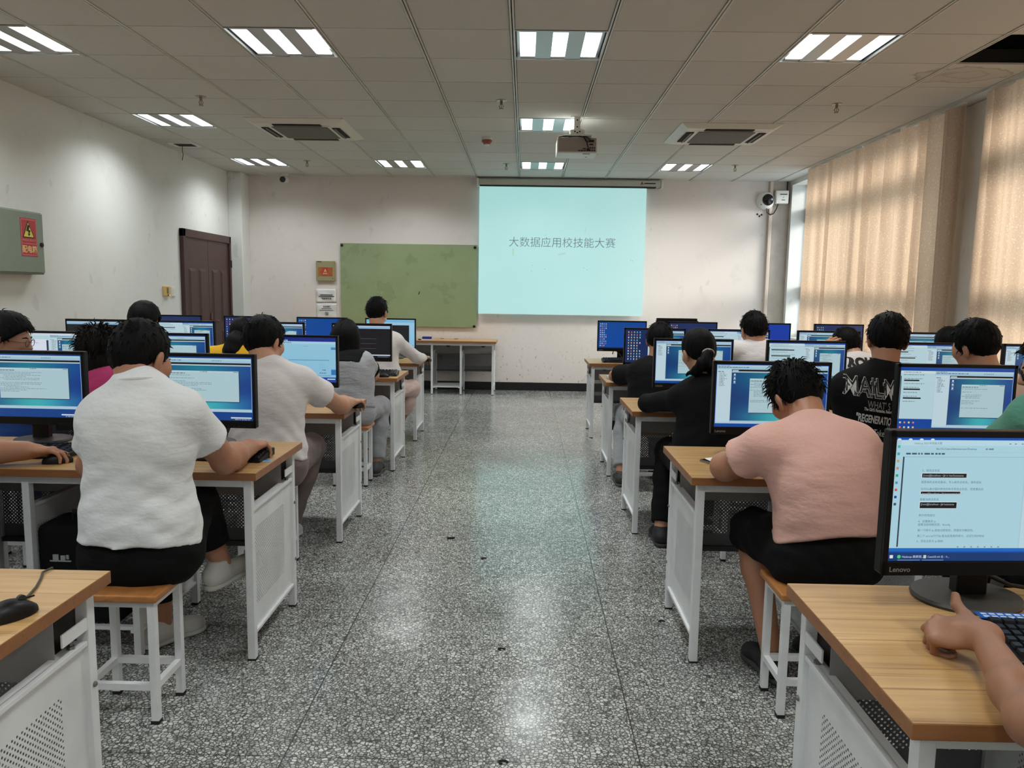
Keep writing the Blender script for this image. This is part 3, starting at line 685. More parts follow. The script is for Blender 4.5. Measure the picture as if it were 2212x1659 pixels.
# ------------------------------------------------------------------ desks (origin: front corner at the aisle, on the floor)
TOPZ, DW, DD = .745, 1.40, .60
def make_desk(s):
    """s=+1 stands right of the aisle, -1 left of it"""
    t = thing('computer_desk', 'desk', 'desk')
    def X(a): return s*a
    b = MB(); b.box((0, 0, TOPZ-.030), (X(DW), DD, TOPZ-.001)); eb = b.build('desktop', M_EDGE, t, bevel=.0015)
    b = MB(); b.box((X(.0008), .0008, TOPZ-.002), (X(DW-.0008), DD-.0008, TOPZ)); b.build('laminate', M_TOP, eb)
    frames = [(.028, .058), (.470, .498), (.870, .898), (1.342, 1.372)]
    for fi, (a, c) in enumerate(frames):
        for (y0, y1) in ((.028, .058), (.542, .572)):
            l = MB(); l.box((X(a), y0, .006), (X(c), y1, TOPZ-.030)); o = l.build('leg', M_STEEL, t, bevel=.002)
            f = MB(); f.box((X(a-.001), y0-.001, 0), (X(c+.001), y1+.001, .008)); f.build('foot_cap', M_RUB, o)
        m = (a+c)/2; inner = fi in (1, 2)
        p = MB(); p.quad((X(m), .058, .105), (X(m), .542, .105), (X(m), .542, .595), (X(m), .058, .595)) if s > 0 else p.quad((X(m), .542, .105), (X(m), .058, .105), (X(m), .058, .595), (X(m), .542, .595))
        o = p.build('side_panel', M_SIDE, t); md = o.modifiers.new('t', 'SOLIDIFY'); md.thickness = .0012; md.offset = 0
        for bb in (((X(a+.003), .058, .583), (X(c+.006), .542, .595)), ((X(a+.003), .058, .098), (X(c-.003), .542, .110))): MB().box(*bb).build('flange', M_STEEL, o, bevel=.001)
        if fi == 0:
            for (y, z) in ((.566, .48), (.566, .22)):
                k = MB(); k.lathe([(.007, 0), (.007, .003), (.004, .006)], (X(.028), y-.01, z), 10, M=Matrix.Rotation(-s*math.pi/2, 3, 'Y')); k.build('bolt', mat('bolt_zinc', (128, 128, 128), .35, .8), t, smooth=True)
    r = MB(); r.box((X(.058), .030, TOPZ-.062), (X(1.342), .056, TOPZ-.030)); r.build('front_rail', M_STEEL, t, bevel=.002)
    # cable tray under the back edge, with grommets
    tr = MB(); y0, y1 = .445, .575
    tr.box((X(.05), y0, .540), (X(1.35), y0+.002, .712)); tr.box((X(.05), y0, .540), (X(1.35), y1, .542)); tr.box((X(.05), y1-.002, .540), (X(1.35), y1, .70))
    o = tr.build('cable_tray', M_BACKP, t)
    st = MB(); st.box((X(.030), y0, .622), (X(.034), .545, .652)); st.build('bracket', M_STEEL, o)
    k = MB(); k.tube([(X(.045), .50, .595), (X(.045), .50, .622)], .005, 8); k.tube([(X(.045), .50, .595), (X(.045), .50, .602)], .009, 6); k.build('bolt', MATS['bolt_zinc'], o)
    for gx in (.20, .70, 1.20):
        g = MB(); g.lathe([(.036, 0), (.036, .003), (.028, .004)], (X(gx), y0, .668), 20, M=RX90); g.build('grommet', mat('grommet', (38, 35, 33), .6), o)
    for (a, c) in ((.05, .49), (.49, .885), (.885, 1.35)):
        p = MB(); p.quad((X(a), .556, .30), (X(c), .556, .30), (X(c), .556, .545), (X(a), .556, .545))
        o = p.build('modesty_panel', M_BACK, t, label='dark perforated modesty panel'); md = o.modifiers.new('t', 'SOLIDIFY'); md.thickness = .0012; md.offset = 0
        lp_ = MB(); lp_.box((X(a), .542, .278), (X(c), .558, .300)); lp_.build('lip', mat('dark_steel', (74, 74, 78), .45), o)
    rk = MB(); 
    for y in (.06, .20, .34, .48): rk.box((X(.498), y, .098), (X(.87), y+.022, .112))
    for x in (.50, .85): rk.box((X(x), .05, .090), (X(x+.02), .55, .104))
    rk.build('bottom_rack', M_STEEL, t)
    return t
DESK_R, DESK_L = make_desk(1), make_desk(-1)
usedR, usedL = [], []
RIGHT = [1.175, 2.825, 4.43, 5.88, 7.48]; LEFT = [1.165, 2.765, 4.165, 5.92, 7.17]
REX, LEX = .636, -.985
RSH = ['nearest', 'second', 'third', 'fourth', 'farthest']
ROWN = ['nearest the camera', 'second from the camera', 'third from the camera', 'fourth from the camera', 'farthest from the camera']
for i, y in enumerate(RIGHT):
    place(DESK_R, usedR, (REX, y, 0), 0, 'wood-top white desk by the aisle, right block, %s row' % RSH[i], 'computer desks')
    if i: place(DESK_R, usedR, (REX+DW+.002, y, 0), 0, 'wood-top white desk by the windows, right block, %s row' % RSH[i], 'computer desks')
for i, y in enumerate(LEFT):
    place(DESK_L, usedL, (LEX, y, 0), 0, 'wood-top white desk by the aisle, left block, %s row' % RSH[i], 'computer desks')
    if i: place(DESK_L, usedL, (LEX-DW-.002, y, 0), 0, 'wood-top white desk by the left wall, left block, %s row' % RSH[i], 'computer desks')
place(DESK_L, usedL, (-.386, 10.50, 0), 0, 'empty wood-top white steel desk against the front wall under the green board', 'computer desks')
place(DESK_L, usedL, (-.386-DW-.002, 10.50, 0), 0, 'empty desk against the front wall farther left, mostly behind the monitors', 'computer desks')

# ------------------------------------------------------------------ stools
def make_stool():
    t = thing('stool', 'stool', 'stool'); hx, hy = .14, .12
    b = MB(); b.box((-hx, -hy, .420), (hx, hy, .445)); o = b.build('seat', M_SEAT, t, bevel=.007, seg=3)
    o.modifiers['bevel'].limit_method = 'NONE'
    for sx in (-1, 1):
        for sy_ in (-1, 1):
            l = MB(); cx, cy = sx*(hx-.028), sy_*(hy-.030); l.box((cx-.0125, cy-.0125, .006), (cx+.0125, cy+.0125, .420)); o = l.build('leg', M_STEEL, t, bevel=.002)
            f = MB(); f.box((cx-.0135, cy-.0135, 0), (cx+.0135, cy+.0135, .012)); f.build('foot_cap', M_RUB, o)
    for sy_ in (-1, 1):
        r = MB(); cy = sy_*(hy-.030); r.box((-hx+.04, cy-.010, .398), (hx-.04, cy+.010, .420)); r.build('apron', M_STEEL, t)
        r = MB(); r.box((-hx+.04, cy-.010, .115), (hx-.04, cy+.010, .137)); r.build('stretcher', M_STEEL, t)
    for sx in (-1, 1):
        r = MB(); cx = sx*(hx-.028); r.box((cx-.010, -hy+.042, .398), (cx+.010, hy-.042, .420)); r.build('apron', M_STEEL, t)
        r = MB(); r.box((cx-.010, -hy+.042, .115), (cx+.010, hy-.042, .137)); r.build('stretcher', M_STEEL, t)
    return t
STOOL = make_stool(); usedS = []
def stool(x, y, label, rz=0): return place(STOOL, usedS, (x, y, 0), rz, label, 'wood-top stools')

# ------------------------------------------------------------------ screens: coloured shapes that glow
M_SCR = None
def screen_glow():
    global M_SCR
    if M_SCR is None:
        s = NT('screen_glow'); a = s.n('Attribute'); a.attribute_name = 'col'
        s.l(a.outputs['Color'], s.b.inputs['Emission Color']); s.b.inputs['Emission Strength'].default_value = .84
        s.b.inputs['Base Color'].default_value = (.012, .012, .014, 1); s.b.inputs['Roughness'].default_value = .28
        M_SCR = s.m
    return M_SCR
class Screen:
    """drawn in a 16 x 9 field, lower left origin; each layer lies a hair before the last one"""
    def __init__(s, w, h, y): s.w, s.h, s.y = w, h, y; s.v = []; s.f = []; s.c = []
    def P(s, x, y, L): return ((x/16-.5)*s.w, s.y-L*.00025, (y/9)*s.h)
    def rect(s, x0, y0, x1, y1, col, L=1):
        o = len(s.v); s.v += [s.P(x0, y0, L), s.P(x1, y0, L), s.P(x1, y1, L), s.P(x0, y1, L)]; s.f.append((o, o+1, o+2, o+3)); s.c += [lin(col)]*4
    def poly(s, pts, col, L=1):
        o = len(s.v); s.v += [s.P(x, y, L) for x, y in pts]; s.f.append(tuple(range(o, o+len(pts)))); s.c += [lin(col)]*len(pts)
    def grad(s, x0, y0, x1, y1, fn, L=1, nx=10, ny=8):
        o = len(s.v)
        for j in range(ny+1):
            for i in range(nx+1): s.v.append(s.P(x0+(x1-x0)*i/nx, y0+(y1-y0)*j/ny, L))
        for j in range(ny):
            for i in range(nx):
                q = [(j*(nx+1)+i), (j*(nx+1)+i+1), ((j+1)*(nx+1)+i+1), ((j+1)*(nx+1)+i)]
                s.f.append(tuple(o+k for k in q)); s.c += [lin(fn((k % (nx+1))/nx, (k//(nx+1))/ny)) for k in q]
    def letters(s, body, x, y, size, col, L=4, **kw):
        v, f = text_mesh(body, size, **kw); o = len(s.v)
        s.v += [s.P(x+p[0], y+p[1], L) for p in v]
        for q in f: s.f.append(tuple(o+i for i in q)); s.c += [lin(col)]*len(q)
    def words(s, x, y, w, h, col, rnd, L=4):
        e = x+w
        while x < e-.05:
            k = min(rnd.uniform(.10, .42), e-x); s.rect(x, y, x+k, y+h, col, L); x += k+rnd.uniform(.05, .13)
    def build(s, parent):
        me = bpy.data.meshes.new('screen'); me.from_pydata(s.v, [], s.f); me.materials.append(screen_glow())
        a = me.color_attributes.new('col', 'FLOAT_COLOR', 'CORNER'); a.data.foreach_set('color', [x for c in s.c for x in c])
        o = bpy.data.objects.new('screen', me); COL.objects.link(o); o.parent = parent; return o
def icons(s, x, y, nx, ny, rnd, dx=.62, dy=.74, dim=1.):
    for i in range(nx):
        for j in range(ny):
            if i == nx-1 and rnd.random() < .35 and j > 2: continue
            c = rnd.choice([(225, 235, 245), (240, 240, 240), (120, 190, 240), (235, 90, 90), (240, 200, 120), (160, 220, 200)])
            c = tuple(k*dim for k in c); s.rect(x+i*dx, y-j*dy, x+i*dx+.27, y-j*dy+.27, c, 3); s.rect(x+i*dx-.04, y-j*dy-.15, x+i*dx+.32, y-j*dy-.09, tuple(k*.75*dim for k in (220, 230, 240)), 3)
def teal(u, v):
    g = math.exp(-((u-.55)**2*6+(v-.06)**2*16)); r = math.exp(-((u-.5)**2*5+(v-.9)**2*12))
    return (14+50*g+10*r, 66+120*g+60*r-20*abs(u-.5), 118+70*g+30*r+40*max(0, u-.5))
def terminal(s, x0, y0, x1, y1, rnd, n=14, bg=(176, 206, 214), L=3):
    s.rect(x0+.08, y0-.1, x1+.1, y1-.05, (30, 60, 80), L-1); s.rect(x0, y0, x1, y1, bg, L)
    s.rect(x0, y1-.22, x1, y1, (188, 212, 220), L+1); s.words((x0+x1)/2-.5, y1-.14, 1.0, .07, (70, 90, 100), rnd, L+2)
    s.rect(x1-.75, y1-.17, x1-.08, y1-.06, (120, 150, 165), L+2); s.words(x0+.12, y1-.40, 2.2, .09, (60, 80, 92), rnd, L+2)
    y = y1-.66
    for k in range(n):
        if y < y0+.15: break
        if rnd.random() > .18: s.words(x0+.12+(0 if rnd.random() < .6 else .5), y, rnd.uniform(.6, .82)*(x1-x0-.5)*rnd.uniform(.35, 1), .055, (96, 120, 130), rnd, L+2)
        y -= .21
def vm(s, x0, y0, x1, y1, rnd, tree=True, term=True, big=False):
    """a window with a virtual machine in it"""
    s.rect(x0, y0, x1, y1, (176, 208, 224), 1); s.grad(x0, y1-.55, x1, y1, lambda u, v: (150+40*v, 196+18*v, 222), 2, 4, 2)
    s.words(x0+.15, y1-.16, 1.6, .07, (70, 90, 105), rnd); s.words(x0+.15, y1-.36, min(4.5, (x1-x0)*.6), .09, (52, 80, 110), rnd)
    for k in range(6): s.rect(x0+(x1-x0)*.62+k*.24, y1-.38, x0+(x1-x0)*.62+k*.24+.11, y1-.27, (60, 90, 130), 4)
    xa = x0+.08
    if tree:
        xa = x0+min(2.1, (x1-x0)*.25); s.rect(x0+.05, y0+.2, xa-.06, y1-.6, (196, 220, 230), 2)
        for k in range(10): s.rect(x0+.35, y1-1.2-k*.2, x0+.45, y1-1.1-k*.2, (110, 130, 145), 4); s.words(x0+.52, y1-1.19-k*.2, rnd.uniform(.4, .9), .07, (80, 96, 110), rnd)
        s.words(x0+.15, y1-.98, .8, .09, (70, 90, 104), rnd)
    s.rect(xa, y0+.3, x1-.05, y1-.62, (8, 12, 16), 2)
    xb0, xb1, yb0, yb1 = xa+.03, x1-.08, y0+.42, y1-1.05
    if not big: s.rect(xa+.1, y1-.86, xa+.95, y1-.70, (186, 206, 214), 4)
    s.rect(xb0, yb1, xb1, yb1+.17, (184, 206, 214), 3); s.rect(xb0, yb0-.14, xb1, yb0, (176, 202, 212), 3)
    s.grad(xb0, yb0, xb1, yb1, teal, 3)
    for k in range(3):
        y = yb1-.42-k*.52; s.rect(xb0+.28, y, xb0+.52, y+.24, (206, 222, 226), 4); s.rect(xb0+.22, y-.13, xb0+.58, y-.07, (160, 196, 206), 4)
    if term: 
        w, h = xb1-xb0, yb1-yb0; terminal(s, xb0+w*.19, yb0+h*.17, xb0+w*.88, yb0+h*.88, rnd, L=5)
def doc(s, x0, y0, x1, y1, rnd, bars=4):
    s.rect(x0, y0, x1, y1, (186, 216, 226), 1); s.rect(x0, y1-.35, x1, y1, (208, 226, 232), 2); s.words(x0+.4, y1-.24, (x1-x0)*.5, .09, (110, 130, 140), rnd)
    s.words(x0+.4, y1-.6, (x1-x0)*.6, .08, (90, 120, 130), rnd); s.rect(x0+.02, y0, x0+.14, y1-.75, (40, 54, 64), 2)
    y = y1-1.15
    for k in range(bars):
        s.words(x0+.5, y, rnd.uniform(.5, .8)*(x1-x0-1), .08, (96, 122, 132), rnd); y -= .32
        s.rect(x0+.5, y, x0+.5+rnd.uniform(.45, .8)*(x1-x0-1), y+.2, (10, 14, 18), 3); y -= .4
        s.words(x0+.5, y, rnd.uniform(.4, .8)*(x1-x0-1), .08, (96, 122, 132), rnd); y -= .55
        if y < y0+.3: break
BLUE = (4, 70, 158); NAVY = (10, 36, 84)
def paint(s, kind, seed):
    rnd = random.Random(seed)
    if kind == 'desktop': s.grad(0, 0, 16, 9, lambda u, v: (3, 76-8*u, 166-14*v), 0); icons(s, .5, 8.2, 4, 11, rnd); s.rect(0, 0, 16, .3, (6, 30, 70), 1)
    elif kind == 'plain': s.grad(0, 0, 16, 9, lambda u, v: (10+20*(1-v), 60, 174-10*v), 0)
    elif kind == 'navy': s.rect(0, 0, 16, 9, (20, 46, 96), 0); icons(s, .6, 8.1, 4, 9, rnd, dim=.9)
    elif kind == 'icons': s.rect(0, 0, 16, 9, (14, 44, 104), 0); icons(s, .5, 8.2, 6, 10, rnd, .95, .8)
    elif kind == 'vm': s.rect(0, 0, 16, 9, BLUE, 0); vm(s, .1, .5, 15.9, 8.9, rnd)
    elif kind == 'vmfull': s.rect(0, 0, 16, 9, (5, 64, 138), 0); s.rect(0, 1.2, 1.2, 8.6, (190, 216, 224), 1); vm(s, 1.2, 1.2, 15.9, 8.8, rnd, tree=False, big=True); s.rect(12.8, .3, 15.8, .48, (220, 230, 236), 4); s.words(13.4, .1, 2.2, .09, (190, 200, 206), rnd)
    elif kind == 'split': s.rect(0, 0, 16, 9, BLUE, 0); doc(s, 0, .5, 7.4, 8.8, rnd); vm(s, 7.4, .5, 15.9, 8.7, rnd)
    elif kind == 'split2':
        s.rect(0, 0, 16, 9, (10, 70, 160), 0); doc(s, .05, 1.6, 4.9, 8.5, rnd, 3); vm(s, 4.9, .4, 15.9, 8.5, rnd)
        for i in range(4):
            for j in range(2): s.rect(.3+i*.62, .95-j*.7, .55+i*.62, 1.2-j*.7, rnd.choice([(220, 230, 240), (240, 120, 100), (240, 200, 130)]), 3)
    elif kind == 'navysplit': s.rect(0, 0, 16, 9, (16, 42, 92), 0); icons(s, .7, 8.2, 5, 11, rnd, .78); vm(s, 6.2, .6, 15.9, 8.7, rnd)
    elif kind == 'white': s.rect(0, 0, 16, 9, (214, 226, 244), 0); doc(s, 0, .3, 9.6, 8.9, rnd, 2); s.rect(.2, 2.2, 9.0, 7.8, (222, 230, 246), 2); s.rect(5.6, 7.9, 6.2, 8.05, (60, 190, 90), 4); vm(s, 9.7, .3, 16, 8.7, rnd); s.rect(9.0, .4, 9.4, 7.6, (36, 44, 60), 3)
    elif kind == 'ide':
        s.grad(0, 0, 16, 9, lambda u, v: (10+8*v, 70-30*v, 160-30*v), 0); s.grad(.05, 1.0, 15.95, 8.2, lambda u, v: (140+10*v, 196+8*v, 226), 1)
        s.rect(.05, 7.7, 15.95, 8.2, (170, 212, 234), 2); s.words(.4, 7.86, 6.5, .12, (40, 70, 100), rnd); s.rect(0, 8.25, 6.2, 8.5, (150, 190, 220), 2); s.rect(4.2, 1.2, 4.26, 7.4, (100, 150, 180), 3)
        for k in range(11): s.words(1.0+(.4 if k % 3 else 0), 7.2-k*.25, rnd.uniform(.8, 1.8), .09, (60, 100, 130), rnd)
        s.rect(6.2, 4.4, 14.6, 4.5, (60, 130, 170), 3); s.words(9.5, 7.2, .8, .08, (90, 120, 140), rnd)
        for k in range(7): s.words(6.2, 3.9-k*.22, 1.6, .04, (130, 180, 205), rnd); s.words(12.6, 3.9-k*.22, 1.2, .04, (120, 170, 200), rnd)
        s.rect(15.0, 1.5, 15.95, 2.6, (40, 120, 190), 3); s.rect(15.0, 6.6, 15.95, 7.1, (60, 140, 190), 3); s.words(13.2, 2.4, .8, .12, (40, 70, 90), rnd); s.words(12.6, 1.8, 1.4, .12, (40, 70, 90), rnd)
        s.words(9, 1.35, 6, .06, (50, 90, 120), rnd); s.rect(14.2, .55, 15.8, .75, (210, 226, 240), 3)
    elif kind == 'terminal': 
        s.rect(0, 0, 16, 9, (16, 18, 22), 0); s.grad(0, 8.0, 16, 8.8, lambda u, v: (120+70*v, 176+30*v, 220), 1); s.rect(0, .55, 16, .85, (200, 214, 240), 1)
        for k, w in enumerate((5.5, 5.5, 5.5)): s.rect(6.5, 5.2-k*1.35, 6.5+w, 5.27-k*1.35, (92, 98, 104), 2)
        s.words(12.5, .2, 3, .12, (150, 160, 170), rnd)
    elif kind == 'blackwin':
        s.grad(0, 0, 16, 9, lambda u, v: (140+20*v, 200+6*v, 232), 0); s.rect(0, 8.1, 16, 8.9, (120, 190, 226), 1); s.rect(.4, .9, 14.2, 7.2, (16, 18, 20), 2); s.rect(.2, .5, 15.8, .62, (90, 130, 160), 2)
    elif kind == 'document':
        s.rect(0, 0, 16, 9, (10, 80, 180), 0); s.grad(0, .72, 16, .95, lambda u, v: (16, 110, 200), 1); s.rect(0, .0, 16, .62, (8, 58, 118), 1)
        s.rect(.0, .95, 9.55, 8.82, (176, 218, 232), 1); s.rect(.35, 8.42, 9.5, 8.78, (190, 226, 238), 2); s.rect(.55, 1.05, .66, 7.62, (44, 62, 76), 3); s.rect(.7, 7.6, 9.5, 7.62, (120, 160, 180), 3)
        for k, c in enumerate([(60, 190, 160), (40, 180, 190), (200, 170, 110), (206, 140, 110), (40, 170, 130), (90, 150, 190), (220, 80, 70), (20, 60, 140), (60, 80, 90)]):
            s.rect(.12, 8.25-k*.52, .30, 8.43-k*.52, c, 3)
        for k in range(4): s.poly([(.2+k*.8+.14*math.cos(a), 8.86+.07*math.sin(a)) for a in [i*math.pi/4 for i in range(8)]], (226, 236, 240), 3)
        s.letters('Hadoop 2021年技能大赛', 1.3, 8.52, .19, (96, 126, 140)); s.letters('file:///C:/Users/Administrator/Desktop', 2.9, 8.13, .19, (40, 70, 90)); s.words(6.5, 8.13, .7, .12, (120, 150, 160), rnd)
        s.rect(.7, 7.95, 9.5, 7.96, (150, 190, 206), 3); s.words(.75, 7.78, 2.8, .12, (60, 90, 110), rnd)
        for x in (8.2, 8.6, 9.1): s.rect(x, 8.55, x+.14, 8.6, (70, 100, 120), 3)
        y = 6.55
        T = (84, 112, 126)
        def bar(x1, n, txt, h=.36):
            s.rect(2.0, y-h, x1, y, (236, 242, 244), 3); s.rect(2.03, y-h+.03, x1-.03, y-.03, (10, 14, 20), 4); s.letters(txt, 2.1, y-.24, .19, (176, 190, 196), 5)
        def ln(tx): s.letters(tx, 2.0, y, .20, T)
        ln('3、修改主机名'); y = 6.45; bar(5.3, 0, '[root@localhost ~]# vi /etc/hostname'); y = 5.72; ln('把原来的主机名删去，写入新的主机名，保存退出')
        y = 5.22; ln('也可以通过临时修改的命令修改主机名，但是重启后'); y = 5.14; bar(4.95, 0, '[root@localhost ~]# hostname hadoop', .24); y = 4.46; ln('查看当前主机名')
        y = 4.36; bar(4.75, 0, '[root@localhost ~]# hostname', .50); y = 3.3; ln('表示修改成功'); y = 2.86; ln('4、设置静态 ip'); y = 2.62; ln('查看当前网络状态：ifconfig'); y = 2.2; ln('第一个网卡 ip 是自动获取的，把值改为静态的。')
        y = 1.78; ln('第二个 eno16777736 是当前使用的网卡，记住它的IP地址'); y = 1.40; ln('5、添加主机与 ip 映射')
        s.rect(9.55, .95, 16, 8.75, (184, 214, 224), 2); s.rect(9.62, .98, 11.9, 7.62, (192, 224, 234), 3); s.words(9.75, 8.5, 1.8, .12, (110, 140, 150), rnd); s.words(9.7, 8.2, 4.5, .15, (50, 80, 100), rnd)
        s.rect(9.7, 7.7, 11.85, 7.9, (206, 226, 232), 4); s.letters('我的计算机', 10.05, 7.35, .19, (40, 60, 76), 5)
        for k, w in enumerate(['CentOS 7 64 位', 'Windows 7', 'Win2008', 'Win2008R2', 'CentOS 64 位', 'Ubuntu 64 位', 'Windows 7 x64', 'Ubuntu 16.10', 'master1', 'Ubuntu 14.02']):
            s.rect(10.15, 7.12-k*.215, 10.26, 7.23-k*.215, (90, 116, 130), 5); s.letters(w, 10.36, 7.1-k*.215, .17, (60, 84, 98), 5)
        s.rect(12.0, 1.4, 16, 7.6, (8, 14, 20), 3); s.grad(12.0, 2.1, 16, 6.6, teal, 4); s.rect(12, 6.6, 16, 6.8, (184, 206, 214), 4); s.rect(12.05, 1.7, 16, 1.95, (180, 206, 214), 4); s.rect(12.4, 7.3, 16, 7.5, (180, 206, 214), 4)
        for k in range(7): s.rect(5.0+k*.5, 1.0, 5.12+k*.5, 1.1, (120, 160, 176), 4)
        s.rect(.12, .2, .36, .44, (226, 236, 244), 4); s.poly([(.8+.14*math.cos(a*.785), .32+.14*math.sin(a*.785)) for a in range(8)], (90, 210, 130), 4); s.letters('Hadoop-集群搭...', 1.02, .24, .22, (206, 222, 236), 4)
        s.rect(.7, .06, 2.35, .09, (160, 200, 236), 4); s.rect(2.6, .2, 2.8, .44, (200, 220, 210), 4); s.letters('CentOS 64 位 - V...', 2.9, .24, .20, (206, 222, 236), 4); s.rect(2.5, .06, 4.1, .09, (160, 200, 236), 4)

# ------------------------------------------------------------------ monitors
SW, SH = .478, .269
def make_monitor_body():
    t = thing('computer_monitor', 'm', 'monitor')
    z0 = .088; z1 = z0+.032+SH+.014; w = .251
    b = MB(); b.box((-w, -.085, z0), (w, -.055, z1)); b.box((-w+.03, -.06, z0+.03), (w-.03, -.035, z1-.03)); o = b.build('cabinet', M_BLK, t, bevel=.004)
    f = MB()
    f.box((-w, -.090, z0), (w, -.084, z0+.031)); f.box((-w, -.090, z1-.013), (w, -.084, z1)); f.box((-w, -.090, z0), (-SW/2, -.084, z1)); f.box((SW/2, -.090, z0), (w, -.084, z1)); f.build('bezel', M_BLK, t, bevel=.001)
    l = MB(); text_on(l, 'Lenovo', .0155, (-.236, -.0908, z0+.009), (1, 0, 0), (0, 0, 1), bold=.0002); l.build('maker_lettering', M_SILV, t)
    k = MB()
    for i in range(5): k.box((.130+i*.022, -.0908, z0+.006), (.138+i*.022, -.0900, z0+.009))
    k.build('button', mat('dark_button', (40, 40, 42), .4), t)
    n = MB(); n.prism([(-.036, -.02), (.036, -.02), (.03, .02), (-.03, .02)], 2, .006, z0+.10); n.build('neck', M_BLK, t, bevel=.004)
    s = MB(); s.lathe([(.118, 0), (.120, .006), (.116, .012), (.06, .017), (.0, .018)], n=40); s.v = [(x, y*.86, z) for x, y, z in s.v]; s.build('base', M_GREY, t, smooth=True)
    return t
MON = make_monitor_body(); usedM = []
MONS = []
def monitor(x, y, kind, label, yaw=0., seed=1, group='black computer monitors'):
    if not usedM: o = MON; usedM.append(1)
    else:
        o = MON.copy(); COL.objects.link(o)
        for ch in MON.children:
            if not ch.name.startswith('screen'): copy_tree(ch, o)
    o.location = (x, y, TOPZ); o.rotation_euler = (0, 0, yaw); tag(o, label, 'monitor', group)
    s = Screen(SW, SH, -.0872); paint(s, kind, seed); s.v = [(a, b, c+.088+.032) for a, b, c in s.v]; s.build(o)
    return o
DESC = {'desktop': 'blue desktop and icons', 'plain': 'a plain blue desktop', 'navy': 'a dark navy desktop', 'icons': 'blue screen dotted with icons', 'vm': 'a virtual machine window', 'vmfull': 'a teal desktop with one pale window',
        'split': 'a document beside a teal window', 'split2': 'a grey document beside a teal terminal', 'navysplit': 'navy icons beside a window', 'white': 'white pages', 'ide': 'a light blue programming window', 'terminal': 'a black terminal', 'blackwin': 'a black box on light blue', 'document': 'a long document with black bars'}
def mon_row(side, row, items):
    """items: (pixel of the left edge or right edge, 'l'/'r', kind, yaw)"""
    base = (RIGHT if side > 0 else LEFT)[row]; Y = base+.44
    for i, (px, e, kind, yaw) in enumerate(items):
        yy = [950, 860, 800, 770, 750][row]
        X = at(px, yy, Y=Y)[0]+(.251 if e == 'l' else -.251)
        monitor(X+.09*math.sin(yaw), Y+.09, kind, 'monitor with %s, %s block, %s row, %s from aisle' % (DESC[kind], 'right' if side > 0 else 'left', RSH[row], ORD[i]), yaw, 31*row+7*i+(100 if side > 0 else 0))
mon_row(1, 0, [(1907, 'l', 'document', math.radians(3.5))])
mon_row(1, 1, [(1537, 'l', 'vm', math.radians(1)), (1936, 'l', 'split2', 0)])
mon_row(1, 2, [(1410, 'l', 'vm', math.radians(1)), (1655, 'l', 'split', 0), (1919, 'l', 'split', 0), (2165, 'l', 'vm', 0)])
mon_row(1, 3, [(1347, 'l', 'navysplit', 0), (1528, 'l', 'split', 0), (1723, 'l', 'vm', math.radians(-2)), (1917, 'l', 'vm', 0)])
mon_row(1, 4, [(1290, 'l', 'desktop', 0), (1442, 'l', 'navy', 0), (1600, 'l', 'plain', 0), (1757, 'l', 'navy', 0)])
mon_row(-1, 1, [(556, 'r', 'vmfull', math.radians(-2)), (187, 'r', 'vmfull', math.radians(-1))])
mon_row(-1, 2, [(733, 'r', 'ide', math.radians(-2)), (450, 'r', 'vmfull', 0), (181, 'r', 'white', 0)])
mon_row(-1, 3, [(848, 'r', 'terminal', math.radians(-2)), (658, 'r', 'vm', 0), (465, 'r', 'split', 0), (273, 'r', 'terminal', 0)])
mon_row(-1, 4, [(898, 'r', 'blackwin', 0), (750, 'r', 'desktop', 0), (593, 'r', 'icons', 0), (437, 'r', 'navy', 0)])
# black case standing behind the second far right monitor
t = thing('storage_case', 'flat black case standing upright behind the dark navy monitor in the far right row', 'case', (1.58, 8.035, TOPZ))
b = MB(); b.box((-.21, -.02, 0), (.21, .025, .435)); b.build('body', M_BLK, t, bevel=.006)
b = MB(); b.box((-.22, -.021, .40), (.22, -.019, .41)); b.build('slot', M_DARK, t)

# ------------------------------------------------------------------ keyboards, mice
def make_keyboard():
    t = thing('keyboard', 'k', 'keyboard'); w, d = .225, .076
    b = MB(); b.prism([(-d, .004), (d, .004), (d, .034), (.06, .034), (-.062, .017), (-d, .012)], 0, -w, w); b.build('case', M_BLK, t, bevel=.003)
    rows = 6
    for r in range(rows):
        k = MB(); y = .052-r*.0205-(.004 if r else 0); z = .034-(.052-y)*.149+.0
        n = 21 if r else 17
        for i in range(n):
            x = -w+.010+i*(2*w-.020)/n; kw = (2*w-.020)/n
            if r == 5 and 4 <= i <= 9: continue
            if r and i in (15, 18): continue
            a = .0012; 
            k.add([(x+a, y-.0088, z-.001), (x+kw-a, y-.0088, z-.001), (x+kw-a, y+.0088, z), (x+a, y+.0088, z), (x+a+.002, y-.0066, z+.0075), (x+kw-a-.002, y-.0066, z+.0075), (x+kw-a-.002, y+.0076, z+.0085), (x+a+.002, y+.0076, z+.0085)],
                  [(0, 1, 5, 4), (1, 2, 6, 5), (2, 3, 7, 6), (3, 0, 4, 7), (4, 5, 6, 7)])
        if r == 5: k.box((-.13, y-.0088, z), (.0, y+.0088, z+.0075))
        k.build('key_row', M_KEY, t)
    return t
KB = make_keyboard(); usedK = []
def keyboard(x, y, rz, label): return place(KB, usedK, (x, y, TOPZ), rz, label, 'black keyboards')
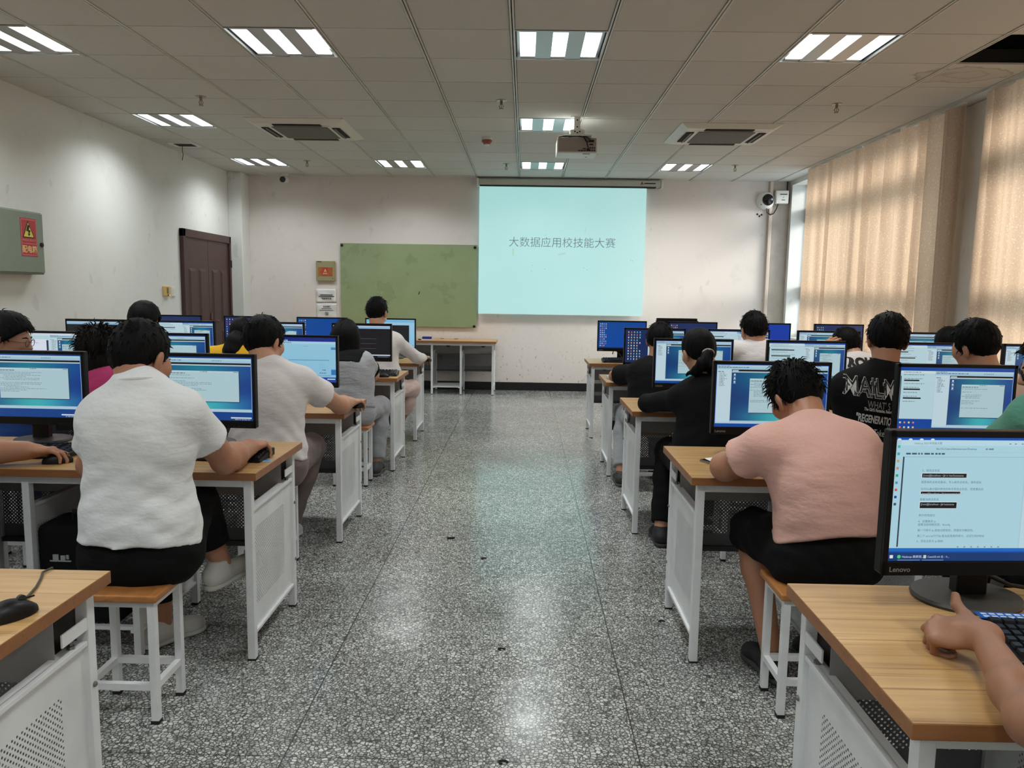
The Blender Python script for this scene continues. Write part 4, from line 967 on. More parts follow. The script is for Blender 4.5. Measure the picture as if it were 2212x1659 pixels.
def make_mouse():
    t = thing('computer_mouse', 'm', 'mouse'); n = 14; b = MB(); vs = []
    prof = [(0, .0), (.12, .55), (.3, .88), (.5, 1), (.75, .85), (.92, .5), (1, .0)]
    for i in range(n+1):
        u = i/n; y = -.052+.104*u
        wv = .030*(math.sin(math.pi*min(1, max(0, u*.94+.03)))**.45); hh = .036*(math.sin(math.pi*(u*.86+.07))**.7)
        for k in range(13):
            a = math.pi*k/12; vs.append((wv*math.copysign(abs(math.cos(a))**.75, math.cos(a)), y, .002+hh*math.sin(a)**.8))
    b.add(vs, [(i*13+k, i*13+k+1, (i+1)*13+k+1, (i+1)*13+k) for i in range(n) for k in range(12)]+[tuple(i*13 for i in range(n, -1, -1))+tuple(i*13+12 for i in range(n+1))]); b.build('shell', M_BLK, t, smooth=True)
    w = MB(); w.tube([(-.004, .024, .033), (.004, .024, .033)], .009, 14); w.build('scroll_wheel', M_GREY, t, smooth=True)
    s = MB(); s.box((-.0006, .005, .030), (.0006, .050, .0335)); s.build('button_seam', M_DARK, t)
    return t
MS = make_mouse(); usedMs = []
def mouse(x, y, rz, label): return place(MS, usedMs, (x, y, TOPZ), rz, label, 'black mice')
# ------------------------------------------------------------------ people: smooth solid fields turned into one skin each
def V3(*a): return np.array(a, float)
def unit(v): v = np.asarray(v, float); return v/(np.linalg.norm(v)+1e-9)
class Field:
    def __init__(s): s.it = []
    def cone(s, a, b, r1, r2, k=.02, planes=()): s.it.append(('c', V3(*a), V3(*b), r1, r2, k, planes)); return s
    def ell(s, c, r, k=.02, R=None, planes=()): s.it.append(('e', V3(*c), V3(*r), np.eye(3) if R is None else R, 0, k, planes)); return s
    def bbox(s, m=.03):
        lo = np.full(3, 1e9); hi = -lo
        for i in s.it:
            if i[0] == 'c': r = max(i[3], i[4]); a = np.minimum(i[1], i[2])-r; b = np.maximum(i[1], i[2])+r
            else:
                e = np.sqrt(((i[3]*i[2])**2).sum(1)); a = i[1]-e; b = i[1]+e
            lo = np.minimum(lo, a); hi = np.maximum(hi, b)
        return lo-m, hi+m
    def grid(s, lo, hi, h, cuts=(), post=None):
        n = np.maximum(2, np.ceil((hi-lo)/h).astype(int))+1
        ax = [lo[i]+h*np.arange(n[i]) for i in range(3)]
        D = np.full(n, .12); m = .05
        for it in s.it:
            if it[0] == 'c': r = max(it[3], it[4]); a = np.minimum(it[1], it[2])-r-m; b = np.maximum(it[1], it[2])+r+m
            else:
                e = np.sqrt(((it[3]*it[2])**2).sum(1)); a = it[1]-e-m; b = it[1]+e+m
            i0 = np.clip(np.floor((a-lo)/h).astype(int), 0, n); i1 = np.clip(np.ceil((b-lo)/h).astype(int)+1, 0, n)
            if np.any(i1 <= i0): continue
            sl = tuple(slice(p, q) for p, q in zip(i0, i1))
            X, Y, Z = np.meshgrid(ax[0][sl[0]], ax[1][sl[1]], ax[2][sl[2]], indexing='ij', sparse=True)
            if it[0] == 'c':
                A, B, r1, r2 = it[1:5]; ba = B-A; l2 = ba@ba+1e-9
                t = np.clip(((X-A[0])*ba[0]+(Y-A[1])*ba[1]+(Z-A[2])*ba[2])/l2, 0, 1)
                d = np.sqrt((X-A[0]-t*ba[0])**2+(Y-A[1]-t*ba[1])**2+(Z-A[2]-t*ba[2])**2)-(r1+(r2-r1)*t)
            else:
                C, r, R = it[1:4]; dx, dy, dz = X-C[0], Y-C[1], Z-C[2]
                q = [dx*R[0, k]+dy*R[1, k]+dz*R[2, k] for k in range(3)]
                k0 = np.sqrt(sum((q[k]/r[k])**2 for k in range(3))); k1 = np.sqrt(sum((q[k]/r[k]**2)**2 for k in range(3)))+1e-9
                d = k0*(k0-1)/k1
            for (pp, nn) in it[6]: d = np.maximum(d, (X-pp[0])*nn[0]+(Y-pp[1])*nn[1]+(Z-pp[2])*nn[2])
            o = D[sl]; k = it[5]; hh = np.maximum(k-np.abs(o-d), 0)/k
            D[sl] = np.minimum(o, d)-hh*hh*k*.25
        if cuts or post:
            X, Y, Z = np.meshgrid(*ax, indexing='ij', sparse=True)
            for (pp, nn) in cuts: D = np.maximum(D, (X-pp[0])*nn[0]+(Y-pp[1])*nn[1]+(Z-pp[2])*nn[2])
            if post: D = post(D, X, Y, Z)
        return D
EDG = [((0,0,0),(1,0,0)),((0,1,0),(1,1,0)),((0,0,1),(1,0,1)),((0,1,1),(1,1,1)),((0,0,0),(0,1,0)),((1,0,0),(1,1,0)),((0,0,1),(0,1,1)),((1,0,1),(1,1,1)),((0,0,0),(0,0,1)),((1,0,0),(1,0,1)),((0,1,0),(0,1,1)),((1,1,0),(1,1,1))]
def nets(D, lo, h, skip=None):
    """surface of D=0; skip(cell centres) -> True leaves those cells out"""
    s = D < 0; n = np.array(D.shape)-1
    cs = sum(s[a:a+n[0], b:b+n[1], c:c+n[2]].astype(np.int8) for a in (0, 1) for b in (0, 1) for c in (0, 1))
    act = (cs > 0) & (cs < 8); ids = np.argwhere(act)
    if len(ids) == 0: return np.zeros((0, 3)), np.zeros((0, 4), int)
    if skip is not None: ids = ids[~skip(lo+(ids+.5)*h)]
    acc = np.zeros((len(ids), 3)); cnt = np.zeros(len(ids))
    for a, b in EDG:
        a = np.array(a); b = np.array(b); ia = ids+a; ib = ids+b
        va = D[ia[:, 0], ia[:, 1], ia[:, 2]]; vb = D[ib[:, 0], ib[:, 1], ib[:, 2]]
        cr = (va < 0) != (vb < 0); t = np.where(cr, va/np.where(cr, va-vb, 1), 0)
        acc += np.where(cr[:, None], a+(b-a)*t[:, None], 0); cnt += cr
    P = lo+(ids+acc/np.maximum(cnt, 1)[:, None])*h
    idx = np.full(n, -1, int); idx[ids[:, 0], ids[:, 1], ids[:, 2]] = np.arange(len(ids))
    Q = []
    for ax in range(3):
        o = [i for i in range(3) if i != ax]
        sl0 = [slice(None)]*3; sl1 = [slice(None)]*3; sl0[ax] = slice(0, -1); sl1[ax] = slice(1, None)
        for q in o: sl0[q] = slice(1, -1); sl1[q] = slice(1, -1)
        a = s[tuple(sl0)]; b = s[tuple(sl1)]; e = np.argwhere(a != b)
        if len(e) == 0: continue
        f = a[e[:, 0], e[:, 1], e[:, 2]]
        def cell(d0, d1):
            c = e.copy(); c[:, o[0]] += d0; c[:, o[1]] += d1
            return idx[c[:, 0], c[:, 1], c[:, 2]]
        q = np.stack([cell(0, 0), cell(1, 0), cell(1, 1), cell(0, 1)], 1)
        flip = f if ax != 1 else ~f
        q[~flip] = q[~flip][:, ::-1]
        Q.append(q[(q >= 0).all(1)])
    return P, np.concatenate(Q)
def relax(P, Q, it=1, w=.5):
    for _ in range(it):
        acc = np.zeros_like(P); cnt = np.zeros(len(P))
        for a, b in ((0, 1), (1, 2), (2, 3), (3, 0)):
            np.add.at(acc, Q[:, a], P[Q[:, b]]); np.add.at(cnt, Q[:, a], 1); np.add.at(acc, Q[:, b], P[Q[:, a]]); np.add.at(cnt, Q[:, b], 1)
        P = P*(1-w)+acc/np.maximum(cnt, 1)[:, None]*w
    return P
def skin_obj(name, parts, m, parent, org, sm=1):
    P = []; Q = []; o = 0
    for p, q in parts:
        if len(q) == 0: continue
        if sm: p = relax(p, q, sm)
        P.append(p-org); Q.append(q+o); o += len(p)
    P = np.concatenate(P); Q = np.concatenate(Q)
    me = bpy.data.meshes.new(name); me.vertices.add(len(P)); me.vertices.foreach_set('co', P.ravel().astype(np.float32))
    me.loops.add(len(Q)*4); me.loops.foreach_set('vertex_index', Q.ravel().astype(np.int32))
    me.polygons.add(len(Q)); me.polygons.foreach_set('loop_start', np.arange(0, len(Q)*4, 4, dtype=np.int32)); me.polygons.foreach_set('loop_total', np.full(len(Q), 4, np.int32))
    me.polygons.foreach_set('use_smooth', np.ones(len(Q), bool)); me.update(calc_edges=True); me.validate(); me.materials.append(m)
    ob = bpy.data.objects.new(name, me); COL.objects.link(ob); ob.parent = parent; return ob
def frame(yaw=0, pitch=0, roll=0):
    """columns right, forward, up; yaw>0 looks left, pitch>0 looks down, roll>0 leans to the left"""
    y, p, r = map(math.radians, (yaw, pitch, roll))
    Rz = np.array([[math.cos(y), -math.sin(y), 0], [math.sin(y), math.cos(y), 0], [0, 0, 1]])
    Rx = np.array([[1, 0, 0], [0, math.cos(-p), -math.sin(-p)], [0, math.sin(-p), math.cos(-p)]])
    Ry = np.array([[math.cos(-r), 0, math.sin(-r)], [0, 1, 0], [-math.sin(-r), 0, math.cos(-r)]])
    return Rz@Rx@Ry
def hand(F, wrist, d, n, side, curl=(25, 35, 25), spread=1., thumb=None, sc=1., fist=False):
    """palm and five fingers; d along the hand, n out of the palm, side=+1 puts the thumb at +s"""
    d = unit(d); n = unit(np.asarray(n)-d*np.dot(n, d)); s = np.cross(d, n)*side; w = np.asarray(wrist, float)
    pt = lambda a, b, c: w+(d*a+s*b+n*c)*sc
    R = np.stack([s, d, n], 1)
    F.ell(pt(.050, .0, .002), (.040*sc, .052*sc, .0155*sc), .02, R)
    F.cone(w-d*.01, pt(.04, .004, 0), .024*sc, .022*sc, .02)
    F.cone(pt(.025, .018, .006), pt(.055, .026, .004), .017*sc, .013*sc, .015)
    tips = []
    curls = curl if isinstance(curl[0], (tuple, list)) else (curl,)*4
    for fi, (bx, by, ls, r) in enumerate(((.088, .0285, (.042, .026, .020), .0092), (.093, .0095, (.046, .029, .021), .0095), (.088, -.0095, (.042, .027, .020), .0090), (.079, -.0265, (.033, .021, .018), .0080))):
        curl = curls[fi]
        p = pt(bx, by, 0); F.cone(pt(bx*.5, by*.75, .002), p, .012*sc, r*1.12*sc, .010)
        F.ell(p-n*.003*sc, (r*1.2*sc,)*3, .006)
        a = 0; q = p; sp = math.radians(by*120*spread*2.2)
        for k, L in enumerate(ls):
            a += math.radians(curl[k])
            dirv = (d*math.cos(sp)+s*math.sin(sp))*math.cos(a)+n*math.sin(a)
            q2 = q+dirv*L*sc; F.cone(q, q2, r*(1-.10*k)*sc, r*(.93-.10*k)*sc, .004); q = q2
        tips.append(q)
    if thumb is None: thumb = ((.020, .026, .006), (.048, .050, .014), (.074, .053, .016), (.096, .046, .017))
    q = [pt(*a) for a in thumb]
    F.cone(q[0], q[1], .0150*sc, .0125*sc, .012); F.cone(q[1], q[2], .0120*sc, .0108*sc, .005); F.cone(q[2], q[3], .0112*sc, .0088*sc, .004)
    return tips, q[3]
def bend(a, b, la, lb, hint):
    """the joint between a and b for two bones of lengths la, lb, towards hint"""
    a, b = np.asarray(a, float), np.asarray(b, float); d = np.linalg.norm(b-a); d = min(d, (la+lb)*.999); u = unit(b-a)
    x = (la*la-lb*lb+d*d)/(2*d); h = math.sqrt(max(la*la-x*x, 0)); p = np.asarray(hint, float)-a; p = unit(p-u*(p@u)); return a+u*x+p*h
CLOTH = {}
def cloth(name, col, **kw):
    if name not in CLOTH: CLOTH[name] = make_cloth(name, col, **kw)
    return CLOTH[name]
def wavy(amp, seed, z0=None):
    def f(D, X, Y, Z):
        n = np.sin(62*(Z+.30*X+.16*np.sin(7*X+seed)+.07*np.sin(13*Y+2*seed)))+.7*np.sin(38*(X*.8+.4*Z+.12*np.sin(11*Z+seed)))+.5*np.sin(95*(Z-.35*X)+3*np.sin(8*X+seed))
        w = 1. if z0 is None else np.clip((z0-Z)/.22, .22, 1)
        return D+amp*n*w
    return f
def person(label, seat, neck, head, hang=(0, 0, 0), sw=.178, girth=1., lsho=None, rsho=None, L=None, R=None, skin=0, shirt=None, sleeve=.62, sleeve_w=1., trousers=None, leglen=1.,
           knees=None, ankles=None, shoes=(200, 200, 200), hair='short', hairp=None, res=.008, extras=(), hem=.0, loose=.014, headsc=1., stool_seat=.445, feet_yaw=0, eyes=True, waist=None, cut_hem=True, yoke=None, solid=False):
    """seat: x,y of the pelvis on the stool; neck: base of the neck; head: centre of the head between the ears; hang: head yaw, pitch, roll;
    L, R: dict(e=elbow, w=wrist, d=hand direction, n=palm normal, curl=...)"""
    sx, sy_ = seat; zp = stool_seat+.095; Pv = V3(sx, sy_, zp); N = V3(*neck); Hc = V3(*head)
    t = thing('person', label, 'person', (sx, sy_, 0)); org = V3(sx, sy_, 0)
    Hf = frame(*hang); hp = lambda x, y, z: Hc+Hf@(V3(x, y, z)*headsc)
    up = unit(N-Pv); lat = V3(1, 0, 0) if lsho is None else None
    if lsho is not None and rsho is not None: LS, RS = V3(*lsho), V3(*rsho); lat = unit(RS-LS)
    else:
        latr = unit(V3(1, 0, 0)-up*up[0]); LS = N-latr*sw+V3(0, .0, -.045); RS = N+latr*sw+V3(0, .0, -.045); lat = latr
    fwd = unit(np.cross(up, lat)); Rb = np.stack([lat, fwd, up], 1)
    Ln = np.linalg.norm(N-Pv); g = girth
    W = Pv+up*Ln*.33-fwd*.018 if waist is None else V3(*waist); Ch = Pv+up*Ln*.68-fwd*.012
    def torso(F, o):
        ps = .010 if o > 0 else 0.
        F.ell(Pv+V3(0, -.01, -.01), (.158*g+o+ps, .126*g+o+ps, .112+o+ps), .05, Rb, planes=SEATP)
        if o > 0: F.ell(Pv*.55+W*.45-fwd*.004, (.153*g+o+.008, .116*g+o+.012, .14), .06, Rb)
        F.ell(W, (.150*g+o, .106*g+o, .15+o), .07, Rb)
        F.ell(Ch, (.160*g+o, .112*g+o, .16+o), .07, Rb)
        F.cone(LS+lat*.03, RS-lat*.03, .058+o, .058+o, .06)
        F.cone(Ch+up*.08, N-up*.01, .085+o, .052+o, .05)
        F.cone(N-up*.02-lat*.02, LS+up*.012, .040+o, .040+o, .04); F.cone(N-up*.02+lat*.02, RS+up*.012, .040+o, .040+o, .04)
    SEATP = ((V3(0, 0, stool_seat+.003), V3(0, 0, -1)),)
    arms = []
    for s, S, A in ((-1, LS, L), (1, RS, R)):
        A = dict(A or {})
        w = V3(*A.get('w', (S[0]-s*.03, sy_+.50, .79))); e = A.get('e')
        la, lb = A.get('len', (.285, .245))
        e = V3(*e) if e is not None else bend(S, w, la, lb, S+V3(s*.25, -.05, -.6))
        arms.append((s, S, e, w, A))
    hipL, hipR = Pv-lat*.085+V3(0, .03, -.02), Pv+lat*.085+V3(0, .03, -.02)
    kn = knees or ((sx-.12, sy_+.43, .50), (sx+.12, sy_+.43, .50)); an = ankles or ((kn[0][0], kn[0][1]+.02, .085), (kn[1][0], kn[1][1]+.02, .085))
    kn = [V3(*k) for k in kn]; an = [V3(*k) for k in an]
    # --- skin
    B = Field(); torso(B, -.004)
    for s, S, e, w, A in arms:
        fat = A.get('fat', 1.)
        B.ell(S+lat*s*.012, (.055, .055, .06), .04); B.cone(S, e, .050*fat, .0385*fat, .03); B.ell(e, (.040*fat,)*3, .02)
        m = e+(w-e)*.32; B.cone(e, m, .0395*fat, .0425*fat, .02); B.cone(m, w, .0425*fat, .0275*fat, .02)
    for h_, k, a in ((hipL, kn[0], an[0]), (hipR, kn[1], an[1])):
        B.cone(h_, k, .085, .056, .04, planes=SEATP); B.ell(k, (.058, .060, .058), .03); cf = k+(a-k)*.32-fwd*.018; B.cone(k, cf, .052, .056, .03); B.cone(cf, a, .055, .036, .03)
    B.cone(N-up*.03, hp(0, -.015, -.045), .060, .055, .035); B.cone(N-up*.02-fwd*.02, hp(0, -.04, -.02), .052, .056, .03)
    HR = lambda: Hf
    B.ell(hp(0, -.012, .030), V3(.075, .096, .088)*headsc, .02, Hf); B.ell(hp(0, .030, -.050), V3(.058, .060, .058)*headsc, .045, Hf)
    B.ell(hp(0, .052, -.088), V3(.026, .022, .020)*headsc, .03, Hf); B.ell(hp(0, .072, .012), V3(.052, .022, .020)*headsc, .025, Hf)
    B.cone(hp(0, .084, .008), hp(0, .104, -.028), .009, .0125, .014); B.ell(hp(-.012, .094, -.030), (.008,)*3, .008); B.ell(hp(.012, .094, -.030), (.008,)*3, .008)
    B.ell(hp(0, .086, -.055), V3(.023, .010, .0055), .010, Hf); B.ell(hp(0, .084, -.064), V3(.020, .010, .0060), .008, Hf)
    for s in (-1, 1):
        B.ell(hp(s*.046, .062, -.020), V3(.022, .022, .020), .03, Hf)
        Re = Hf@frame(s*24, 0, s*-8)
        B.ell(hp(s*.085, -.012, -.006), V3(.011, .021, .034)*headsc, .006, Re); B.ell(hp(s*.081, -.006, -.032), V3(.009, .012, .013)*headsc, .008, Re)
    boxes = []; hands = []
    for s, S, e, w, A in arms:
        d = A.get('d', unit(w-e)); n = A.get('n', (0, 0, -1)); m0 = len(B.it)
        tips, th = hand(B, w, d, n, s, A.get('curl', (22, 38, 28)), A.get('spread', 1.), A.get('thumb'), A.get('hs', 1.))
        pts = np.array(tips+[th, w, w+unit(d)*.05]+([e, S+(e-S)*.45] if res < .0079 else [])); mg = .062 if res < .0079 else .032; boxes.append((pts.min(0)-mg, pts.max(0)+mg))
    if solid: boxes = []
    lo, hi = B.bbox(.02)
    inb = lambda C, e=0.: np.zeros(len(C), bool) if not boxes else np.any([np.all((C > a+e) & (C < b-e), axis=1) for a, b in boxes], axis=0)
    D = B.grid(lo, hi, res); parts = [nets(D, lo, res, skip=lambda C: inb(C, res*.6))]
    hr = min(res, .0042) if res < .0095 else .006
    for i, (a, b) in enumerate(boxes):
        D = B.grid(a-hr, b+hr, hr); parts.append(nets(D, a-hr, hr))
    body = skin_obj('body', parts, SKIN[skin], t, org, 1)
    # --- hair
    hp_ = dict(top=.022, side=.013, nape=-.066, front=.045, lump=.0016, tuft=160, tl=.030, stand=.35); hp_.update(hairp or {})
    top, side, nape, front = hp_['top'], hp_['side'], hp_['nape'], hp_['front']
    Fh = Field(); Fh.ell(hp(0, -.014, .034), V3(.079+side, .100+side*1.1, .090+top)*headsc, .02, Hf)
    if hair in ('bowl',): Fh.ell(hp(0, -.010, .008), V3(.090+side*.6, .104+side*.6, .060)*headsc, .03, Hf)
    if hair in ('short', 'bowl', 'pony', 'bun', 'long', 'curly'): Fh.ell(hp(0, -.045, -.025), V3(.066, .062, .052)*headsc, .03, Hf)
    Fl = Field()
    if hair == 'long':
        Fl.ell(hp(0, -.016, .034), V3(.079+side, .100+side*1.1, .090+top)*headsc, .04, Hf); Fl.ell(hp(0, -.040, -.01), V3(.096, .085, .09), .05, Hf)
        for (x, y, z, a, b_, c) in ((0, -.055, -.03, .100, .068, .11), (-.066, -.035, -.10, .046, .060, .115), (.066, -.035, -.10, .046, .060, .115), (0, -.066, -.12, .098, .054, .105)): Fl.ell(hp(x, y, z), V3(a, b_, c), .03, Hf)
    if hair == 'curly':
        rr = random.Random(6)
        Fl.ell(hp(0, -.05, -.06), V3(.098, .07, .12), .03, Hf)
        for k in range(60):
            a = rr.uniform(-2.6, 2.6); z = rr.uniform(-.19, .09); r_ = .088+.012*rr.random()-max(0, z)*.35
            Fl.ell(hp(r_*math.sin(a), -.025-.085*math.cos(a)*.9, z), (rr.uniform(.018, .028),)*3, .014)
    if hair == 'pony':
        for (a, b_, r1, r2) in hp_['tail']: Fl.cone(hp(*a), hp(*b_), r1, r2, .02)
    lo, hi = Fh.bbox(.015); lo -= .01; hi += .01; hres = .0065 if res < .0095 else .009
    Hi = Hf.T; seed = hp_.get('seed', 1)
    def post(D, X, Y, Z):
        dx, dy, dz = X-Hc[0], Y-Hc[1], Z-Hc[2]
        x = Hi[0, 0]*dx+Hi[0, 1]*dy+Hi[0, 2]*dz; y = Hi[1, 0]*dx+Hi[1, 1]*dy+Hi[1, 2]*dz; z = Hi[2, 0]*dx+Hi[2, 1]*dy+Hi[2, 2]*dz
        th = np.arctan2(x, y+.02+z*.2)
        D = D+hp_['lump']*(np.sin(17*th+2.5*np.sin(3*th+seed)+14*z)+.7*np.sin(31*th+seed*2-20*z))
        zc = np.where(y < -.03, nape+(y+.09)*.15, nape+(y+.03)*.9 + .012)           # lower edge of the hair, rising towards the temples
        ear = np.exp(-((y+.006)/.022)**2)*.046; zc = np.where(np.abs(x) > .055, np.maximum(zc, -.052+ear+np.clip(y+.01, 0, 1)*.3), zc)
        D = D+np.clip((-.005-z)/.06, 0, 1)*hp_.get('fade', .010); zc = zc+np.where(y < 0, (x/.07)**2*.016, 0)
        D = np.maximum(D, (zc-z)*.8)
        face = np.minimum(y-front-.0*z, (.060+front*.2)-z)                             # the face stays free
        if hp_.get('fringe'): face = np.minimum(y-front, (.060-hp_['fringe'])-z)
        return np.maximum(D, face)
    D = Fh.grid(lo, hi, hres, post=post); hparts = [nets(D, lo, hres)]
    if Fl.it:
        lo2, hi2 = Fl.bbox(.02)
        def post2(D, X, Y, Z):
            th = np.arctan2(X-Hc[0], Y-Hc[1]); D = D+.0025*np.sin(40*th+2*np.sin(9*(Z-Hc[2])+seed))
            y = Hi[1, 0]*(X-Hc[0])+Hi[1, 1]*(Y-Hc[1])+Hi[1, 2]*(Z-Hc[2]); z = Hi[2, 0]*(X-Hc[0])+Hi[2, 1]*(Y-Hc[1])+Hi[2, 2]*(Z-Hc[2])
            return np.maximum(D, np.minimum(y-.040, .062-z))
        D = Fl.grid(lo2, hi2, hres, post=post2); hparts.append(nets(D, lo2, hres))
    hm = M_HAIR if hair != 'curly' else M_HAIRB
    ho = skin_obj('hair', hparts, hm, t, org, 1)
    if hp_['tuft']:
        rr = random.Random(int(sx*1000)+7); vs = ho.data.vertices; tb = MB(); P0 = hparts[0][0]; nv = len(P0); c0 = hp(0, -.01, -.02)
        crown = hp(.008, -.055, .11)
        for k in range(hp_['tuft']*2):
            i = rr.randrange(nv); p = np.array(vs[i].co)+org; nrm = np.array(vs[i].normal)
            q = Hi@(p-Hc)
            if q[2] < nape+.055 or (q[1] > .03 and q[2] < .05): continue
            away = unit(p-crown); away = unit(away-nrm*(away@nrm)); L_ = hp_['tl']*rr.uniform(.5, 1.25)
            jit = V3(rr.uniform(-1, 1), rr.uniform(-1, 1), rr.uniform(-1, 1))*.22
            st = hp_['stand']*rr.uniform(.5, 1.3)
            a = p-nrm*.006; b_ = a+unit(away*(1-st)+nrm*st+jit)*L_*.55; c = b_+unit(away+nrm*(st-.35)+jit-V3(0, 0, .25))*L_*.45
            tb.tube([a, b_, c], [.0030, .0022, .0003], 4)
        tb.v = [tuple(np.array(p)-org) for p in tb.v]; tb.build('hair_tuft', hm, ho, smooth=True)
    # --- shirt
    if shirt:
        mcol, amp = shirt
        S_ = Field(); torso(S_, loose)
        for s, S, e, w, A in arms:
            sl = A.get('sleeve', sleeve)
            if sl <= 1:
                q = S+(e-S)*sl; ax = unit(e-S); S_.cone(S, S+(e-S)*min(1.15, sl+.3), .060+loose*.4, (.058+loose*.5)*sleeve_w, .035, planes=((q, ax),))
            else:
                S_.cone(S, e, .058+loose*.4, .047+loose*.3, .035); f = sl-1; q = e+(w-e)*f; S_.cone(e, w, .047+loose*.3, .034+loose*.3, .02, planes=((q, unit(w-e)),))
        S_.cone(N-up*.03, N+up*.012+fwd*.004, .064+loose*.3, .060+loose*.3, .03, planes=((N+up*.012, unit(up*1.-fwd*.0)),))
        lo, hi = S_.bbox(.02); zc = Pv+up*(.045+hem)
        cuts = [(zc, -unit(up+fwd*.16))] if cut_hem else []
        D = S_.grid(lo, hi, min(res, .0085) if res < .0095 else res, cuts=cuts, post=wavy(amp, sx*9, N[2]-.15)); hh = min(res, .0085) if res < .0095 else res
        so = skin_obj('shirt', [nets(D, lo, hh)], mcol, t, org, 1)
        if yoke:
            D = S_.grid(lo, hi, hh, cuts=cuts+[(N-up*yoke[1], -up), (N+lat*.095, unit(lat-up*.5)), (N-lat*.095, unit(-lat-up*.5))], post=wavy(amp, sx*9, N[2]-.15))-.003; skin_obj('yoke', [nets(D, lo, hh)], yoke[0], so, V3(0, 0, 0)+org, 1)
        c = MB(); nn = 28; cen = N+up*.014; rr_ = .0635+loose*.28
        c.tube([cen+(lat*math.cos(a)+fwd*math.sin(a)*1.0)*rr_+up*(-.016*math.sin(a)-.004) for a in [2*math.pi*k/nn for k in range(nn+1)]], .0075, 8, caps=False)
        c.v = [tuple(np.array(p)-org) for p in c.v]; c.build('collar', mcol, so, smooth=True)
    else: so = None
    # --- trousers
    zc_ = Pv+up*(.045+hem)
    if trousers:
        T = Field(); T.ell(Pv+V3(0, -.012, -.012), (.170*g+.010, .126*g+.010, .120), .05, Rb, planes=SEATP+((zc_+up*.05, unit(up+fwd*.16)),))
        for h_, k, a in ((hipL, kn[0], an[0]), (hipR, kn[1], an[1])):
            if leglen <= 1.0: q = h_+(k-h_)*leglen; T.cone(h_, h_+(k-h_)*min(1.2, leglen+.25), .106, .090, .05, planes=((q, unit(k-h_)),)+SEATP)
            else:
                T.cone(h_, k, .104, .078, .05, planes=SEATP); T.ell(k, (.074, .076, .074), .03); f = leglen-1; q = k+(a-k)*f; cf = k+(a-k)*.32-fwd*.018; T.cone(k, cf, .074, .076, .03); T.cone(cf, a, .076, .060, .03, planes=((q, unit(a-k)),))
        T.ell(Pv*.55+W*.45, (.150*g+.010, .112*g+.010, .15), .05, Rb, planes=((zc_+up*.05, unit(up+fwd*.16)),)); T.cone(hipL+V3(0, -.06, 0), hipR+V3(0, -.06, 0), .105, .105, .05, planes=SEATP)
        lo, hi = T.bbox(.02); hh = max(res, .009)
        D = T.grid(lo, hi, hh, cuts=[(V3(0, 0, stool_seat+.001), V3(0, 0, -1))] if leglen < .0 else [], post=wavy(.0018, sx*5))
        skin_obj('trousers', [nets(D, lo, hh)], trousers, t, org, 1)
    if shoes is not None:
        ms = mat('shoe_%d_%d_%d' % shoes, shoes, .6, var=.1) ; msol = mat('sole_%d' % shoes[0], tuple(min(235, c*.8+30) for c in shoes), .6)
        for i, a in enumerate(an):
            fy = feet_yaw[i] if isinstance(feet_yaw, (list, tuple)) else feet_yaw; d = frame(fy)@V3(0, 1, 0)
            if isinstance(fy, np.ndarray): d = unit(fy)
            z0 = a[2]-.083; up_ = V3(0, 0, 1)
            if isinstance(feet_yaw, tuple) and len(feet_yaw) > 2 and feet_yaw[2] == i:
                d = unit(feet_yaw[3]); up_ = unit(V3(0, 0, 1)-d*d[2])
            base = a-up_*.083
            F = Field(); F.cone(base+up_*.045-d*.045, base+up_*.038+d*.10, .040, .034, .03); F.ell(base+up_*.030+d*.135, (.044, .050, .034), .03); F.cone(base+up_*.05-d*.02, base+up_*.095-d*.015, .042, .038, .03)
            lo, hi = F.bbox(.02); D = F.grid(lo, hi, .007, cuts=[(base+up_*.012, -up_), (base+up_*.105, up_)])
            o = skin_obj('shoe', [nets(D, lo, .007)], ms, t, org, 1)
            F = Field(); F.cone(base-d*.045, base+d*.10, .043, .041, .03); F.ell(base+d*.135, (.046, .053, .045), .03)
            lo, hi = F.bbox(.02); D = F.grid(lo, hi, .007, cuts=[(base+up_*.002, -up_), (base+up_*.020, up_)]); skin_obj('sole', [nets(D, lo, .007)], msol, o, org, 0)
    if eyes:
        for s in (-1, 1):
            e = MB(); c = hp(s*.031, .0755, .002)-org; e.lathe([(.0105*math.cos(a), .0105*math.sin(a)) for a in [(-80+20*k)*math.pi/180 for k in range(9)]], c, 14); o = e.build('eye', mat('eye_white', (206, 200, 196), .25), t, smooth=True)
            e = MB(); c = hp(s*.031, .0805, .002)-org; e.lathe([(.0062*math.cos(a), .0062*math.sin(a)) for a in [(-80+20*k)*math.pi/180 for k in range(9)]], c, 12); e.build('iris', mat('iris', (30, 20, 14), .2), o, smooth=True)
            w = MB(); w.tube([hp(s*.014, .092, .022)-org, hp(s*.032, .089, .028)-org, hp(s*.050, .077, .024)-org], [.003, .0036, .002], 6); w.build('eyebrow', M_HAIR, t, smooth=True)
    return dict(t=t, org=org, hp=hp, Hf=Hf, body=body, hair=ho, shirt=so, N=N, up=up, lat=lat, fwd=fwd, arms=arms, an=an, kn=kn)
